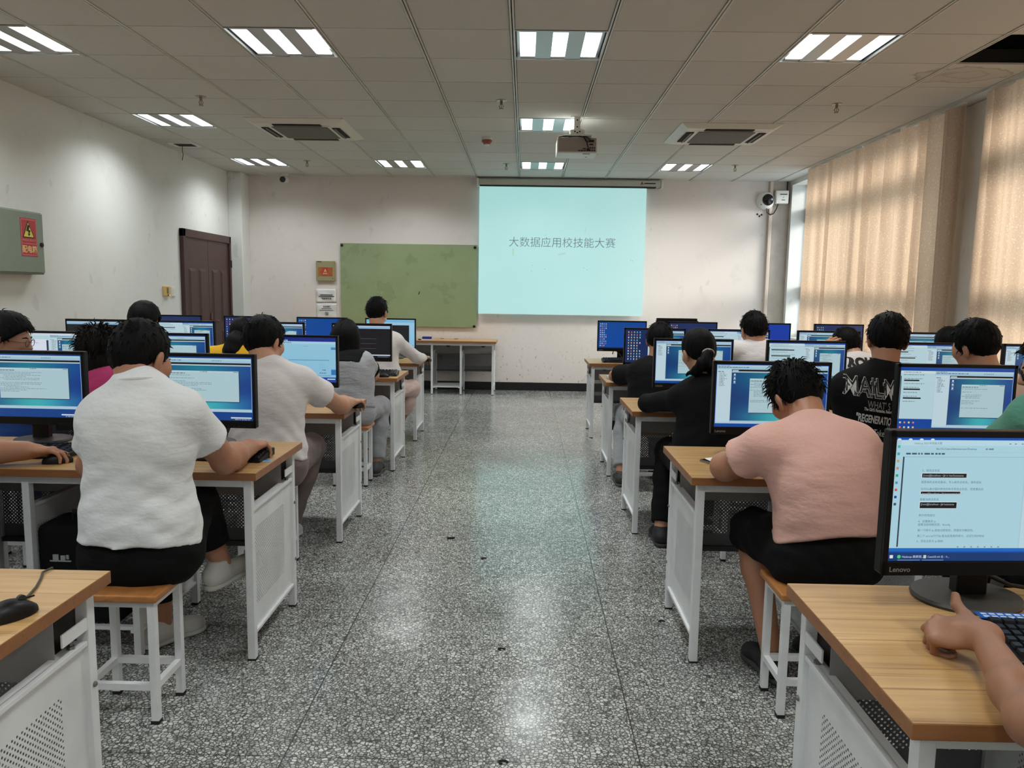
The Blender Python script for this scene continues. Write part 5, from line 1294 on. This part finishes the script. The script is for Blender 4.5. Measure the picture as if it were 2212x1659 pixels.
def print_on(p, body, size, o, mname, col, u=(1, 0, 0), w=(0, 0, 1), outline=False, name='shirt_print', rgh=.8, **kw):
    """letters laid on the back of the shirt"""
    so = p['shirt']; org = p['org']; me = so.data
    bv = BVHTree.FromPolygons([v.co+Vector(org) for v in me.vertices], [tuple(q.vertices) for q in me.polygons])
    v, f = text_mesh(body, size, **kw); o = Vector(o); u = Vector(u); w = Vector(w); out = []
    for q in v:
        P = o+u*q[0]+w*q[1]; P.y = org[1]-1.0
        hit = bv.ray_cast(P, Vector((0, 1, 0)), 2.0)[0]
        P.y = (hit.y if hit else org[1])-.0035; out.append(tuple(P-Vector(org)))
    b = MB(); b.add(out, f); return b.build(name, mat(mname, col, rgh), so)
def glasses(p, col=(20, 18, 18), r=.0022, name='glasses'):
    hp, org = p['hp'], p['org']; g = MB()
    for s in (-1, 1):
        g.tube([hp(s*.033+.022*math.cos(a), .098-.012*abs(math.cos(a)*s+1 if 0 else 0), .0+.018*math.sin(a))-org for a in [2*math.pi*k/20 for k in range(21)]], r, 6, caps=False)
        g.tube([hp(s*.055, .097, .006)-org, hp(s*.080, .080, .006)-org, hp(s*.086, .0, .004)-org, hp(s*.084, -.018, -.008)-org], r, 6)
    g.tube([hp(-.011, .099, .004)-org, hp(0, .102, .008)-org, hp(.011, .099, .004)-org], r, 6); g.build(name, mat('spectacle_%d' % col[0], col, .25, .4), p['t'], smooth=True)
# ------------------------------------------------------------------ the people in the room
q = lambda x, y, Y: at(x, y, Y=Y)
WHITE_T = cloth('white_cotton', (222, 224, 226), fold=.45); WHITE_T2 = cloth('white_cotton_warm', (218, 212, 212), fold=.4)
PINK_T = cloth('pink_cotton', (212, 166, 154), fold=.45, var=.09); BLACK_T = cloth('black_cotton', (9, 10, 11), fold=.35)
GREY_T = cloth('grey_marl', (158, 160, 164), fold=.55, var=.16, weave=260); YELLOW_T = cloth('yellow_cotton', (214, 164, 34)); MAG_T = cloth('magenta_cotton', (176, 52, 104), fold=.5)
BLUE_T = cloth('blue_cotton', (34, 66, 128)); GREEN_T = cloth('green_cotton', (92, 152, 132), fold=.6); PALE_T = cloth('pale_pink_cotton', (216, 196, 190), fold=.4)
BLK_TR = cloth('black_trouser', (8, 8, 9), fold=.3); GREY_TR = cloth('grey_trouser', (150, 152, 156), fold=.5, var=.12); BEIGE_TR = cloth('pale_pink_trouser', (200, 176, 168), fold=.5); KNIT = cloth('brown_grey_trouser', (112, 98, 96), fold=.4, var=.2)
TY = TOPZ
# 1 white T-shirt, front left
p = person('person in white T-shirt and black trousers sitting cross-legged on the left front stool', (-1.295, 2.53), q(300, 828, 2.51), q(305, 778, 2.58), (-16, 20, 3),
    lsho=q(222, 905, 2.51), rsho=q(396, 890, 2.52), girth=1.04, skin=0, shirt=(WHITE_T, .0022), sleeve=.60, sleeve_w=1.14, loose=.020, res=.0065, hem=-.018,
    L=dict(e=(-1.49, 2.58, .81), w=(-1.46, 2.80, .785), d=(.1, 1, 0), fat=1.05), R=dict(e=(-1.085, 2.735, .800), w=(-1.068, 2.935, .806), d=(.16, 1, -.02), n=(.12, 0, -1), curl=(42, 40, 30), fat=1.18, sleeve=.56),
    trousers=BLK_TR, leglen=1.72, knees=((-1.42, 2.88, .50), (-1.255, 2.86, .615)), ankles=((-1.435, 2.93, .085), (-1.165, 2.87, .36)), feet_yaw=(-36, 0, 1, (.46, .82, .10)), shoes=(196, 194, 188),
    hairp=dict(top=.018, side=.008, nape=-.062, tuft=260, tl=.028, seed=2))
a = MB(); w = p['arms'][1][3]; d_ = unit(V3(.12, 1, 0)); ex = V3(1, -.12, 0); ez = np.cross(ex, d_)
for o_, rr in ((.004, .0305), (.011, .0315)):
    a.tube([w+d_*o_+(ex*math.cos(k)+ez*math.sin(k)*.85)*rr+d_*.006*math.sin(k*2) for k in [2*math.pi*i/26 for i in range(27)]], .0016, 6, caps=False)
a.v = [tuple(np.array(v)-p['org']) for v in a.v]; a.build('bracelet', mat('red_cord', (170, 24, 30), .6), p['t'], smooth=True, label='thin red cord bracelet')
stool(-1.30, 2.45, 'wood-top stool at the left front, under the person in the white T-shirt and black trousers')
# 2 arm at the left edge, same row
person('person at the left photo edge, only the bare right forearm on the desk showing', (-2.25, 2.40), (-2.24, 2.42, 1.12), (-2.24, 2.50, 1.26), (5, 12, 0), skin=0, shirt=(BLUE_T, .002), sleeve=.6, res=.0075,
    L=dict(w=(-2.42, 2.92, .785)), R=dict(e=(-2.10, 2.745, .80), w=(-1.885, 2.83, .80), d=(.9, .42, -.04), n=(.1, -.1, -1), curl=(22, 40, 30), fat=1.3), trousers=BLK_TR, leglen=1.9, hairp=dict(tuft=60))
stool(-2.25, 2.42, 'wood-top stool beyond the left edge, under the person whose forearm is in view')
# 3 white T-shirt, second row left, arm on the desk corner
person('person in plain white T-shirt with right arm bent on the left block desk corner', (-1.30, 3.83), q(585, 793, 3.84), q(572, 742, 3.92), (-24, 16, 4),
    lsho=q(512, 832, 3.84), rsho=q(652, 826, 3.86), girth=1.02, skin=1, shirt=(WHITE_T2, .0028), sleeve=.62, sleeve_w=1.18, loose=.022, res=.0075, hem=-.02,
    L=dict(w=(-1.42, 4.22, .785)), R=dict(e=(-1.005, 4.15, .795), w=(-.985, 4.30, .79), d=(.25, 1, -.05), n=(.1, 0, -1), curl=(22, 34, 26), fat=1.12, sleeve=.52), trousers=KNIT, leglen=1.9, knees=((-1.45, 4.26, .50), (-1.19, 4.22, .54)),
    ankles=((-1.45, 4.2, .085), (-1.32, 4.2, .085)), hairp=dict(top=.024, side=.017, nape=-.066, tuft=200, seed=4))
stool(-1.30, 3.82, 'wood-top stool under the person with one arm bent on the desk corner, left block')
# 4 grey and black T-shirt, long hair
p = person('person with shoulder-length black hair in grey T-shirt with black sleeves, left block', (-1.285, 5.55), q(756, 772, 5.55), q(746, 730, 5.62), (10, 10, -4),
    lsho=q(716, 790, 5.55), rsho=q(786, 782, 5.57), skin=1, shirt=(GREY_T, .0028), yoke=(BLACK_T, .018), sleeve=.55, sleeve_w=1.15, loose=.02, res=.0085, hair='long', hem=-.01,
    L=dict(w=(-1.44, 5.98, .785)), R=dict(e=(-1.13, 5.72, .79), w=(-1.2, 5.96, .785)), trousers=GREY_TR, leglen=1.9, knees=((-1.42, 5.98, .5), (-1.12, 5.93, .52)), ankles=((-1.42, 5.93, .085), (-1.135, 5.84, .085)), shoes=(60, 60, 62),
    hairp=dict(top=.018, side=.014, nape=-.16, tuft=120, tl=.05, stand=.1, front=.05))
print_on(p, 'nT', .060, tuple(at(733, 752, Y=5.43)), 'white_print', (206, 206, 206), u=(.97, 0, -.06))
b = MB()
for s, S, e, w, A in p['arms']:
    ax = unit(e-S); b.tube([S+ax*-.03, S+ax*.06, S+ax*.13, S+(e-S)*.58], [.068, .0705, .073, .078], 20)
b.v = [tuple(np.array(v)-p['org']) for v in b.v]; b.build('black_sleeve', BLACK_T, p['shirt'], smooth=True)
stool(-1.25, 5.55, 'wood-top stool under the person in the grey T-shirt')
# 5 white long sleeves and mask, far row
p = person('person in white long-sleeved shirt and face mask before the green board', (-1.27, 6.86), q(814, 716, 6.86), q(815, 676, 6.90), (-14, 4, 0),
    lsho=q(778, 742, 6.86), rsho=q(855, 738, 6.88), skin=1, shirt=(WHITE_T2, .003), sleeve=1.86, loose=.020, res=.0085, L=dict(w=(-1.42, 7.30, .785)), R=dict(e=(-.985, 7.10, .80), w=(-.955, 7.29, .79), d=(.15, 1, -.05), n=(.1, 0, -1), curl=(26, 40, 30)),
    trousers=BEIGE_TR, leglen=1.55, knees=((-1.38, 7.2, .5), (-1.055, 7.16, .51)), ankles=((-1.40, 7.22, .085), (-1.20, 7.2, .085)), hairp=dict(top=.026, side=.012, nape=-.058, tuft=220, tl=.03, stand=.5, seed=7))
hp, org, Hf = p['hp'], p['org'], p['Hf']
F = Field(); F.ell(hp(0, .062, -.048), V3(.060, .050, .046), .02, Hf); lo, hi = F.bbox(.02)
D = F.grid(lo, hi, .006); skin_obj('face_mask', [nets(D, lo, .006)], mat('mask_blue', (176, 206, 224), .8), p['t'], org, 1)
stool(-1.27, 6.86, 'wood-top stool under the person with the face mask')
# 6 yellow top, ponytail
person('person in a yellow top with black hair tied low, left block', (-2.06, 5.55), q(508, 754, 5.55), q(525, 726, 5.64), (-6, 16, 2), skin=1, shirt=(YELLOW_T, .002), sleeve=.6, res=.0095,
    hair='pony', hairp=dict(top=.016, side=.010, nape=-.075, tuft=40, tail=[((0, -.09, -.02), (-.0, -.115, -.07), .050, .055), ((0, -.115, -.07), (-.015, -.12, -.14), .066, .064), ((-.015, -.12, -.14), (-.03, -.10, -.23), .062, .03)]), trousers=BLK_TR, leglen=1.9)
stool(-2.06, 5.55, 'wood-top stool under the person in the yellow top')
# 7 bowl hair
person('person with a black bowl haircut by the left wall, only the head in view', (-2.79, 5.56), (-2.79, 5.56, 1.06), q(314, 692, 5.62), (0, 6, 0), skin=1, shirt=(BLACK_T, .002), res=.0095, hair='bowl', hairp=dict(top=.024, side=.026, nape=-.06, tuft=120, stand=.15), trousers=BLK_TR, leglen=1.9)
stool(-2.79, 5.56, 'wood-top stool under the person with the bowl haircut')
# 8 curly hair, magenta top
p = person('person with bushy curly dark hair in a magenta and black top behind the white T-shirt', (-2.02, 3.82), q(218, 822, 3.82), q(216, 764, 3.90), (8, 12, 0), skin=1, shirt=(MAG_T, .003), sleeve=.62, loose=.022, res=.0085, hair='curly',
    hairp=dict(top=.024, side=.022, nape=-.17, tuft=260, tl=.05, stand=.8, lump=.005), trousers=BLK_TR, leglen=1.9)
stool(-2.02, 3.82, 'wood-top stool under the person with the curly hair')
# 9 glasses, profile, left edge
p = person('person with glasses in profile at the left edge of the photo, looking right, blue top', (-2.62, 3.82), q(-8, 795, 3.82), q(20, 734, 3.90), (-78, 10, 0), skin=1, shirt=(BLUE_T, .002), sleeve=.62, res=.008, hair='bowl',
    hairp=dict(top=.026, side=.018, nape=-.05, tuft=180, stand=.25, fringe=.055, front=.075, seed=3), trousers=cloth('blue_trouser', (30, 58, 116)), leglen=1.9)
glasses(p, (60, 58, 58), .0014)
stool(-2.62, 3.82, 'wood-top stool under the person with glasses at the left edge')
# ---- right block
# 10 pink T-shirt
p = person('person in pink T-shirt and black shorts leaning over the right front desk', (1.065, 2.63), q(1752, 924, 2.74), q(1719, 860, 2.88), (16, 34, 8),
    lsho=q(1650, 968, 2.68), rsho=q(1850, 966, 2.68), girth=.98, skin=0, shirt=(PINK_T, .0024), sleeve=.55, sleeve_w=1.22, loose=.022, res=.0065, hem=-.018, waist=(1.055, 2.60, .79),
    L=dict(e=(.750, 2.80, .795), w=(.92, 2.98, .785), d=(.7, .7, 0), fat=1.22, sleeve=.60), R=dict(e=(1.30, 2.78, .80), w=(1.16, 2.99, .785), d=(-.4, .9, 0), fat=1.15),
    trousers=BLK_TR, leglen=1.0, knees=((.895, 2.95, .515), (1.18, 2.98, .51)), ankles=((.94, 2.74, .10), (1.16, 2.80, .10)), shoes=(26, 26, 28), feet_yaw=12,
    hairp=dict(top=.024, side=.010, nape=-.066, tuft=420, tl=.036, stand=.55, seed=5))
stool(1.005, 2.575, 'wood-top stool under the person in the pink T-shirt')
# 11 black top with ponytail
p = person('person in black long-sleeved top with a ponytail and pale hair tie, right block', (.995, 4.12), q(1535, 822, 4.16), q(1509, 762, 4.24), (14, 14, 6),
    lsho=q(1468, 862, 4.16), rsho=q(1595, 848, 4.18), girth=1.0, skin=1, shirt=(BLACK_T, .002), sleeve=1.9, loose=.014, res=.0075, hem=-.02,
    L=dict(e=(.715, 4.40, .80), w=(.92, 4.44, .785), d=(1, .2, 0)), R=dict(w=(1.1, 4.56, .785)), trousers=BLK_TR, leglen=1.92, knees=((.87, 4.5, .5), (1.1, 4.5, .5)), ankles=((.80, 4.30, .085), (1.1, 4.5, .085)), shoes=(22, 22, 24),
    hair='pony', hairp=dict(top=.014, side=.010, nape=-.075, tuft=0, tail=[((-.005, -.10, -.01), (-.015, -.135, -.03), .028, .024), ((-.015, -.135, -.03), (-.05, -.135, -.075), .028, .036), ((-.05, -.135, -.075), (-.085, -.09, -.125), .036, .014), ((-.03, -.135, -.05), (.005, -.10, -.14), .026, .022), ((.005, -.10, -.14), (.02, -.085, -.185), .022, .006), ((-.05, -.13, -.075), (-.13, -.07, -.12), .026, .008)]))
hp, org = p['hp'], p['org']; b = MB(); c0 = hp(-.012, -.128, -.024)
ax = unit(hp(-.03, -.135, -.05)-hp(-.005, -.10, -.01)); ux = unit(np.cross(ax, V3(0, 0, 1))); uy = np.cross(ax, ux)
b.tube([c0+(ux*math.cos(k)+uy*math.sin(k))*.029-org for k in [2*math.pi*i/20 for i in range(21)]], .005, 8, caps=False); b.build('hair_tie', mat('pale_band', (196, 186, 180), .5), p['hair'], smooth=True, label='pale hair tie')
stool(.98, 4.12, 'wood-top stool under the person in the black long-sleeved top')
# 12 black T-shirt, third row
person('person in plain black T-shirt leaning the left elbow on the desk, right block', (.93, 5.57), q(1416, 788, 5.60), q(1424, 738, 5.66), (-10, 12, -3), lsho=q(1378, 806, 5.60), rsho=q(1462, 806, 5.60), skin=0, shirt=(BLACK_T, .0025), sleeve=.80, sleeve_w=1.25, loose=.022, res=.0085, hem=-.02,
    L=dict(e=(.70, 5.86, .80), w=(.90, 5.96, .785), d=(1, .3, 0), fat=1.1), R=dict(w=(1.05, 6.0, .785)), trousers=GREY_TR, leglen=1.9, knees=((.80, 5.98, .5), (1.05, 6, .5)), ankles=((.74, 5.66, .085), (1.05, 5.9, .085)), shoes=(50, 50, 48), hairp=dict(top=.024, side=.018, nape=-.066, tuft=160))
stool(.93, 5.57, 'wood-top stool under the person in the plain black T-shirt, right block')
# 13 white shirt
person('person in plain white shirt with a bare nape, sitting near the conduit, right block', (1.69, 5.57), q(1638, 748, 5.58), q(1628, 715, 5.63), (6, 12, 2), skin=1, shirt=(WHITE_T2, .0025), sleeve=.7, loose=.02, res=.009, hairp=dict(top=.026, side=.012, nape=-.066, tuft=180, stand=.5), trousers=BLK_TR, leglen=1.9)
stool(1.69, 5.57, 'wood-top stool under the person in the white shirt, right block')
# 14 white T-shirt, hand in the hair
p = person('person with left hand in the hair, white T-shirt with black letters', (2.42, 5.57), q(1846, 778, 5.58), q(1828, 748, 5.68), (20, 20, 10), skin=1, shirt=(WHITE_T2, .002), sleeve=.62, loose=.02, res=.0085,
    L=dict(e=(2.05, 5.98, .84), w=q(1775, 756, 5.55), d=(.74, .10, .62), n=(.35, .8, -.45), curl=(14, 26, 20)), R=dict(w=(2.5, 6.0, .785)), hairp=dict(top=.020, side=.010, nape=-.062, tuft=100), trousers=BLK_TR, leglen=1.9)
o_ = at(1834, 792, Y=5.45); print_on(p, 'ROUND', .085, tuple(o_), 'black_print', (18, 18, 18), bold=.006)
stool(2.42, 5.57, 'wood-top stool under the person with a hand in the hair')
# 15 far head by the windows
person('person by the windows, only the top of the dark head showing', (3.02, 5.57), (3.02, 5.58, 1.02), q(2048, 748, 5.64), (0, 14, 0), skin=1, shirt=(BLACK_T, .002), res=.0095, hairp=dict(top=.022, side=.012, tuft=60), trousers=BLK_TR, leglen=1.9)
stool(3.02, 5.57, 'wood-top stool under the person by the windows, third row')
# 16 black printed T-shirt
p = person('person in black T-shirt with white lettering on the back, right block', (1.75, 3.88), q(1908, 800, 3.84), q(1916, 736, 3.90), (-12, 10, -3),
    lsho=q(1830, 840, 3.84), rsho=q(1985, 838, 3.86), girth=1.22, skin=0, shirt=(BLACK_T, .0025), sleeve=.66, sleeve_w=1.2, loose=.028, res=.0075, hem=-.02, L=dict(w=(1.62, 4.52, .785)), R=dict(w=(1.92, 4.52, .785)),
    hairp=dict(top=.022, side=.018, nape=-.070, tuft=200, seed=6), trousers=BLK_TR, leglen=1.9)
tl = dict(u=(.985, 0, -.085), w=(.06, 0, .998)); WP = ('white_print', (206, 206, 206))
pp = lambda x, y: tuple(at(x, y, Y=3.70))
def hollow(p, body, size, o, th, lift=0., **kw):
    """outlined letters: the rim of each glyph only"""
    x = print_on(p, body, size, o, *WP, bold=th, **kw)
    for v in x.data.vertices: v.co.y -= lift
    x = print_on(p, body, size, o, 'black_print', (18, 18, 18), bold=-th*.4, **kw)
    for v in x.data.vertices: v.co.y -= .0015+lift
tm = dict(u=(.66, 0, -.06), w=(.10, 0, 1.0))
hollow(p, 'MAILMAN', .110, pp(1830, 853), .0018, **tm); hollow(p, 'MAILMAN', .110, pp(1834, 846), .0018, .0035, **tm)
print_on(p, "WHAT' S WRONG", .050, pp(1873, 880), 'grey_print', (140, 140, 142), u=(.50, 0, -.05))
print_on(p, "The Girl's Fantasies, Return", .021, pp(1867, 886), *WP, bold=.0006, u=(.52, 0, -.05))
print_on(p, '"REGENERATION"', .052, pp(1853, 909), *WP, bold=.0018, u=(.42, 0, -.05))
print_on(p, 'EPISO', .026, pp(1912, 926), 'grey_print', (140, 140, 142), u=(.6, 0, -.03))
print_on(p, 'Take A Shot For', .046, pp(1883, 940), *WP, shear=.3, u=(.55, 0, -.05))
stool(1.75, 3.88, 'wood-top stool under the person in the black T-shirt with lettering')
# 17 pale pink T-shirt
p = person('person in pale pinkish T-shirt behind the grey document monitor, right block', (2.36, 3.90), q(2130, 806, 3.84), q(2104, 750, 3.90), (26, 10, 7), skin=1, lsho=q(2080, 850, 3.84), rsho=q(2186, 842, 3.86), shirt=(PALE_T, .0025), sleeve=.62, sleeve_w=1.15, loose=.02, res=.0085, L=dict(w=(2.25, 4.52, .785)), R=dict(e=(2.56, 4.1, .80), w=(2.5, 4.5, .785)),
    hairp=dict(top=.024, side=.016, nape=-.072, tuft=180, seed=9), trousers=BLK_TR, leglen=1.9)
stool(2.36, 3.90, 'wood-top stool under the person in the pale pinkish T-shirt')
# 18 green shirt, glasses, right edge
p = person('person in green shirt and black-framed glasses cut off by the right photo edge', (1.86, 2.50), (1.86, 2.54, 1.10), (1.825, 2.66, 1.19), (62, 14, 4), lsho=(1.70, 2.56, 1.035), rsho=(2.05, 2.54, 1.03), skin=1, shirt=(GREEN_T, .0035), sleeve=.62, sleeve_w=1.2, loose=.022, res=.007, L=dict(w=(1.72, 3.0, .785)), R=dict(w=(2.0, 3.0, .785)),
    hairp=dict(top=.022, side=.014, tuft=150), trousers=BLK_TR, leglen=1.9)
glasses(p, (20, 18, 18), .0026)
stool(1.86, 2.50, 'wood-top stool under the person in the green shirt at the right edge')
# 19 hand on the nearest right desk
person('person at the right photo edge, only forearm and loose fist on the nearest desk showing', (1.08, .80), (1.06, .82, 1.12), (1.06, .90, 1.26), (0, 14, 0), lsho=(.90, .84, 1.05), rsho=(1.24, .82, 1.05), skin=2, shirt=(BLACK_T, .002), sleeve=.55, res=.005, solid=True,
    L=dict(e=(.768, 1.09, .80), w=(.858, 1.372, .806), d=(-.62, .72, -.22), n=(.42, .12, -.9), curl=((38, 82, 45), (62, 82, 50), (72, 80, 50), (76, 78, 50)), spread=.9, thumb=((.020, .026, .0), (.044, .052, .0), (.066, .076, -.004), (.074, .100, -.008)), fat=.83, hs=1.0),
    R=dict(w=(1.22, 1.38, .80)), trousers=BLK_TR, leglen=1.9, knees=((.98, 1.22, .5), (1.2, 1.22, .5)), hairp=dict(tuft=40))
stool(1.08, .80, 'wood-top stool beyond the right edge, under the person whose fist is in view')

# ------------------------------------------------------------------ things on the desks
keyboard(-1.245, 3.02, math.radians(-4), 'black keyboard on the front left desk, beside the hand with the red bracelet')
keyboard(-2.02, 3.00, math.radians(3), 'black keyboard on the front left desk, beside the bare forearm at the photo edge')
keyboard(at(800, 800, Y=6.14)[0], 6.12, math.radians(2), 'black keyboard below the terminal monitor, third row left of the aisle')
keyboard(.635+.37, 7.66, math.radians(1), 'black keyboard below the blue monitor on the far right desk by the aisle')
kk = keyboard(1.155, 1.43, math.radians(-4), 'black keyboard with a blue sheet along its top on the nearest right desk')
t = thing('keyboard_sticker', 'blue printed shortcut card along the top edge of the nearest keyboard', 'card', (1.155, 1.43, TOPZ), math.radians(-4))
b = MB(); b.box((-.222, .064, .036), (.222, .094, .038)); b.build('card', mat('blue_card', (28, 96, 188), .4), t)
b = MB(); rr = random.Random(3)
for r in range(2):
    for i in range(26): 
        if rr.random() > .1: b.box((-.214+i*.0164, .068+r*.013, .0381), (-.214+i*.0164+.0115, .068+r*.013+.008, .0384))
b.build('print', mat('card_print', (206, 220, 236), .5), t)
mouse(at(20, 1325, Z=TOPZ+.01)[0], at(20, 1325, Z=TOPZ+.01)[1], math.radians(-32), 'black mouse on the nearest left desk at the photo edge')
mp = at(20, 1325, Z=TOPZ+.01)
c = MB(); P_ = [at(x, y, Z=TOPZ+.004) for x, y in ((46, 1302), (62, 1286), (78, 1268), (88, 1250), (92, 1236))]; P_ += [P_[-1]+V3(.004, .03, 0), P_[-1]+V3(.0, .045, -.05), P_[-1]+V3(-.01, .05, -.16)]
c.tube(P_, .0028, 8); tag(c.build('mouse_cable', mat('olive_cable', (62, 58, 40), .5), smooth=True), 'thin dark mouse cable running over the back edge of the nearest left desk', 'cable')
m = at(826, 812, Z=TOPZ+.01); mouse(m[0], m[1], math.radians(75), 'black mouse on the third row desk left of the aisle, beside the keyboard')
c = MB(); c.tube([(m[0]+.03, m[1]+.02, TOPZ+.012), (m[0]+.07, m[1]+.05, TOPZ+.004), (m[0]+.06, m[1]+.12, TOPZ+.004), (m[0]-.02, m[1]+.2, TOPZ+.004)], .0025, 6); tag(c.build('mouse_cable', M_CABLE, smooth=True), 'black cable of the mouse on the third row desk left of the aisle', 'cable')
pn = at(790, 814, Z=TOPZ+.005); pm = at(767, 813, Z=TOPZ+.005); b = MB(); b.tube([pn, pm], .005, 8); tag(b.build('pen', mat('red_pen', (206, 60, 50), .4), smooth=True), 'red pen on the third row desk left of the aisle', 'pen')
mouse(-1.79, 2.875, math.radians(-62), 'black mouse under the hand of the bare forearm at the left edge')
mouse(-.925, 7.40, math.radians(-5), 'black mouse under the hand in the white sleeve, far row left of the aisle')
mouse(-.955, 4.40, math.radians(-12), 'black mouse under the hand on the desk corner, second row left')
# phone with tissue, tissue pack, sticker, box on the front desk, bag, pen on the floor
f0 = at(1552, 1000, Z=TOPZ+.005)
ph = thing('mobile_phone', 'black mobile phone with torn tissue on it, on the desk corner by the pink T-shirt', 'phone', (f0[0], f0[1], TOPZ), math.radians(28))
b = MB(); b.box((-.036, -.075, 0), (.036, .075, .009)); b.build('body', M_BLKG, ph, bevel=.004)
b = MB(); b.box((-.0365, -.07, .003), (.0365, .07, .0055)); b.build('frame', M_CHROME, ph)
ts = thing('tissue', 'torn white tissue lying on the black mobile phone', 'tissue', (f0[0], f0[1], TOPZ+.0095), math.radians(28)); rr = random.Random(2)
b = MB(); n = 22; ring = [(( .030+.010*rr.random())*math.cos(2*math.pi*k/n), (.056+.016*rr.random())*math.sin(2*math.pi*k/n)) for k in range(n)]
b.add([(0, 0, .010)]+[(x*.55, y*.55, .008+.004*rr.random()) for x, y in ring]+[(x, y, .001+.005*rr.random()) for x, y in ring], [(0, 1+k, 1+(k+1) % n) for k in range(n)]+[(1+k, 1+n+k, 1+n+(k+1) % n, 1+(k+1) % n) for k in range(n)])
b.build('sheet', mat('tissue_white', (226, 218, 216), .9), ts, smooth=True)
f1 = at(1325, 814, Z=TOPZ+.02); tp = thing('tissue_packet', 'small pale tissue packet by the elbow on the third row desk right of the aisle', 'tissue packet', (f1[0]+.01, f1[1]+.02, TOPZ), math.radians(20))
b = MB(); b.box((-.055, -.04, .0), (.045, .04, .03)); b.build('pack', mat('pack_pale', (196, 214, 214), .35, var=.25, vscale=40), tp, bevel=.010, seg=3)
b = MB(); b.box((.045, -.04, .0), (.085, .035, .026)); b.build('pack_end', mat('pack_dark', (70, 34, 60), .4), tp, bevel=.008, label='dark purple end of the packet')
f2 = at(573, 994, Z=TOPZ+.001); st = thing('sticker', 'blue and white sticker on the front left desk near its corner', 'sticker', (f2[0], f2[1], TOPZ), math.radians(2))
b = MB(); b.box((-.024, -.024, 0), (.024, .024, .0006)); b.build('sheet', mat('sticker_blue', (120, 176, 220), .4), st)
b = MB(); b.prism([(-.018, -.018), (.004, -.016), (-.002, -.008), (-.014, -.010)], 2, .0006, .0009); b.prism([(-.014, .002), (.006, -.002), (.018, .010), (.002, .014)], 2, .0006, .0009, 1); b.build('print', [M_WHITE, mat('sticker_dark', (60, 110, 170), .4)], st)
f3 = at(916, 733, Z=TOPZ+.03); bx = thing('eraser', 'blue board eraser lying on the desk under the green board', 'eraser', (f3[0], max(f3[1], 10.62), TOPZ))
b = MB(); b.box((-.065, -.03, .016), (.065, .03, .05)); b.build('grip', mat('eraser_blue', (28, 40, 130), .4), bx, bevel=.008)
b = MB(); b.box((-.07, -.032, 0), (.07, .032, .017)); b.build('felt', mat('felt_pale', (196, 200, 214), .9), bx)
b = MB(); b.tube([(f3[0]-.12, 10.64, TOPZ+.008), (f3[0]-.085, 10.60, TOPZ+.008)], .008, 8); tag(b.build('marker_pen', M_RUB, smooth=True), 'black marker pen beside the blue board eraser', 'pen')
for i, px in enumerate((950, 982)):
    g = at(px, 734, Z=TOPZ+.003); b = MB(); b.lathe([(.03, 0), (.03, .004), (.024, .005)], (g[0], 10.98, TOPZ), 20); tag(b.build('cable_cap', M_GREY), 'flat grey disc lying on the empty front desk, %s one of two' % ('left' if i == 0 else 'right'), 'disc')  # flat discs for the cable caps of the desktop
pc = thing('backpack', 'black bag with a small pale logo standing in the rack under the front left desk', 'bag', (-1.70, 2.93, .112))
b = MB(); b.box((-.17, -.10, 0), (.15, .10, .40)); b.build('body', cloth('bag_cloth', (16, 16, 18)), pc, bevel=.035, seg=4)
b = MB(); b.box((-.10, -.104, .262), (-.078, -.098, .284)); b.box((-.070, -.104, .262), (-.052, -.098, .280)); b.box((-.048, -.104, .266), (-.038, -.098, .282)); b.box((-.112, -.104, .256), (-.03, -.1005, .261)); b.build('logo', mat('logo_pale', (160, 162, 166), .5), pc)
b = MB(); b.tube([(-.06, -.02, .39), (-.06, -.02, .43), (.05, -.02, .43), (.05, -.02, .39)], .010, 8); b.build('handle', M_RUB, pc, smooth=True)
pf = at(974, 1162, Z=.006); b = MB(); b.tube([pf+V3(-.022, -.004, 0), pf+V3(.022, .006, 0)], .006, 8); tag(b.build('pen', M_RUB, smooth=True), 'small black pen stub lying on the terrazzo floor in the aisle', 'pen')
rr = random.Random(9)
for i, (x, y, d_) in enumerate(((1087, 1646, 'at the near floor joint'), (1083, 1402, 'in the middle of the aisle'), (1429, 1342, 'beside the front right desk'), (1045, 1206, 'at the edge of the cyan reflection'))):
    pz = at(x, y, Z=.003); b = MB(); n = 9
    b.tube([pz+V3(.012*math.cos(k*.9)*(1+.3*rr.random()), .009*math.sin(k*.9), 0) for k in range(6)], .003, 6); tag(b.build('floor_crumb', M_RUB), 'dark crumb of rubber lying on the floor '+d_, 'crumb', 'crumbs on the floor')
# cables behind the nearest monitors
b = MB(); b.tube([(1.06, 1.735, .80), (1.14, 1.74, .765), (1.25, 1.73, .752), (1.40, 1.72, .752)], .005, 8); tag(b.build('monitor_cable', M_CABLE, smooth=True), 'thick black cable behind the nearest right monitor', 'cable')
b = MB(); b.tube([(at(1325, 770, Y=7.9)[0], 7.98, .80), (at(1328, 760, Y=7.9)[0], 7.97, .86), (at(1340, 770, Y=7.9)[0], 7.96, .80), (at(1345, 772, Y=7.9)[0], 7.95, .752)], .006, 8); tag(b.build('monitor_cable', M_CABLE, smooth=True), 'looped black cable under the blue monitor at the far right desk', 'cable')
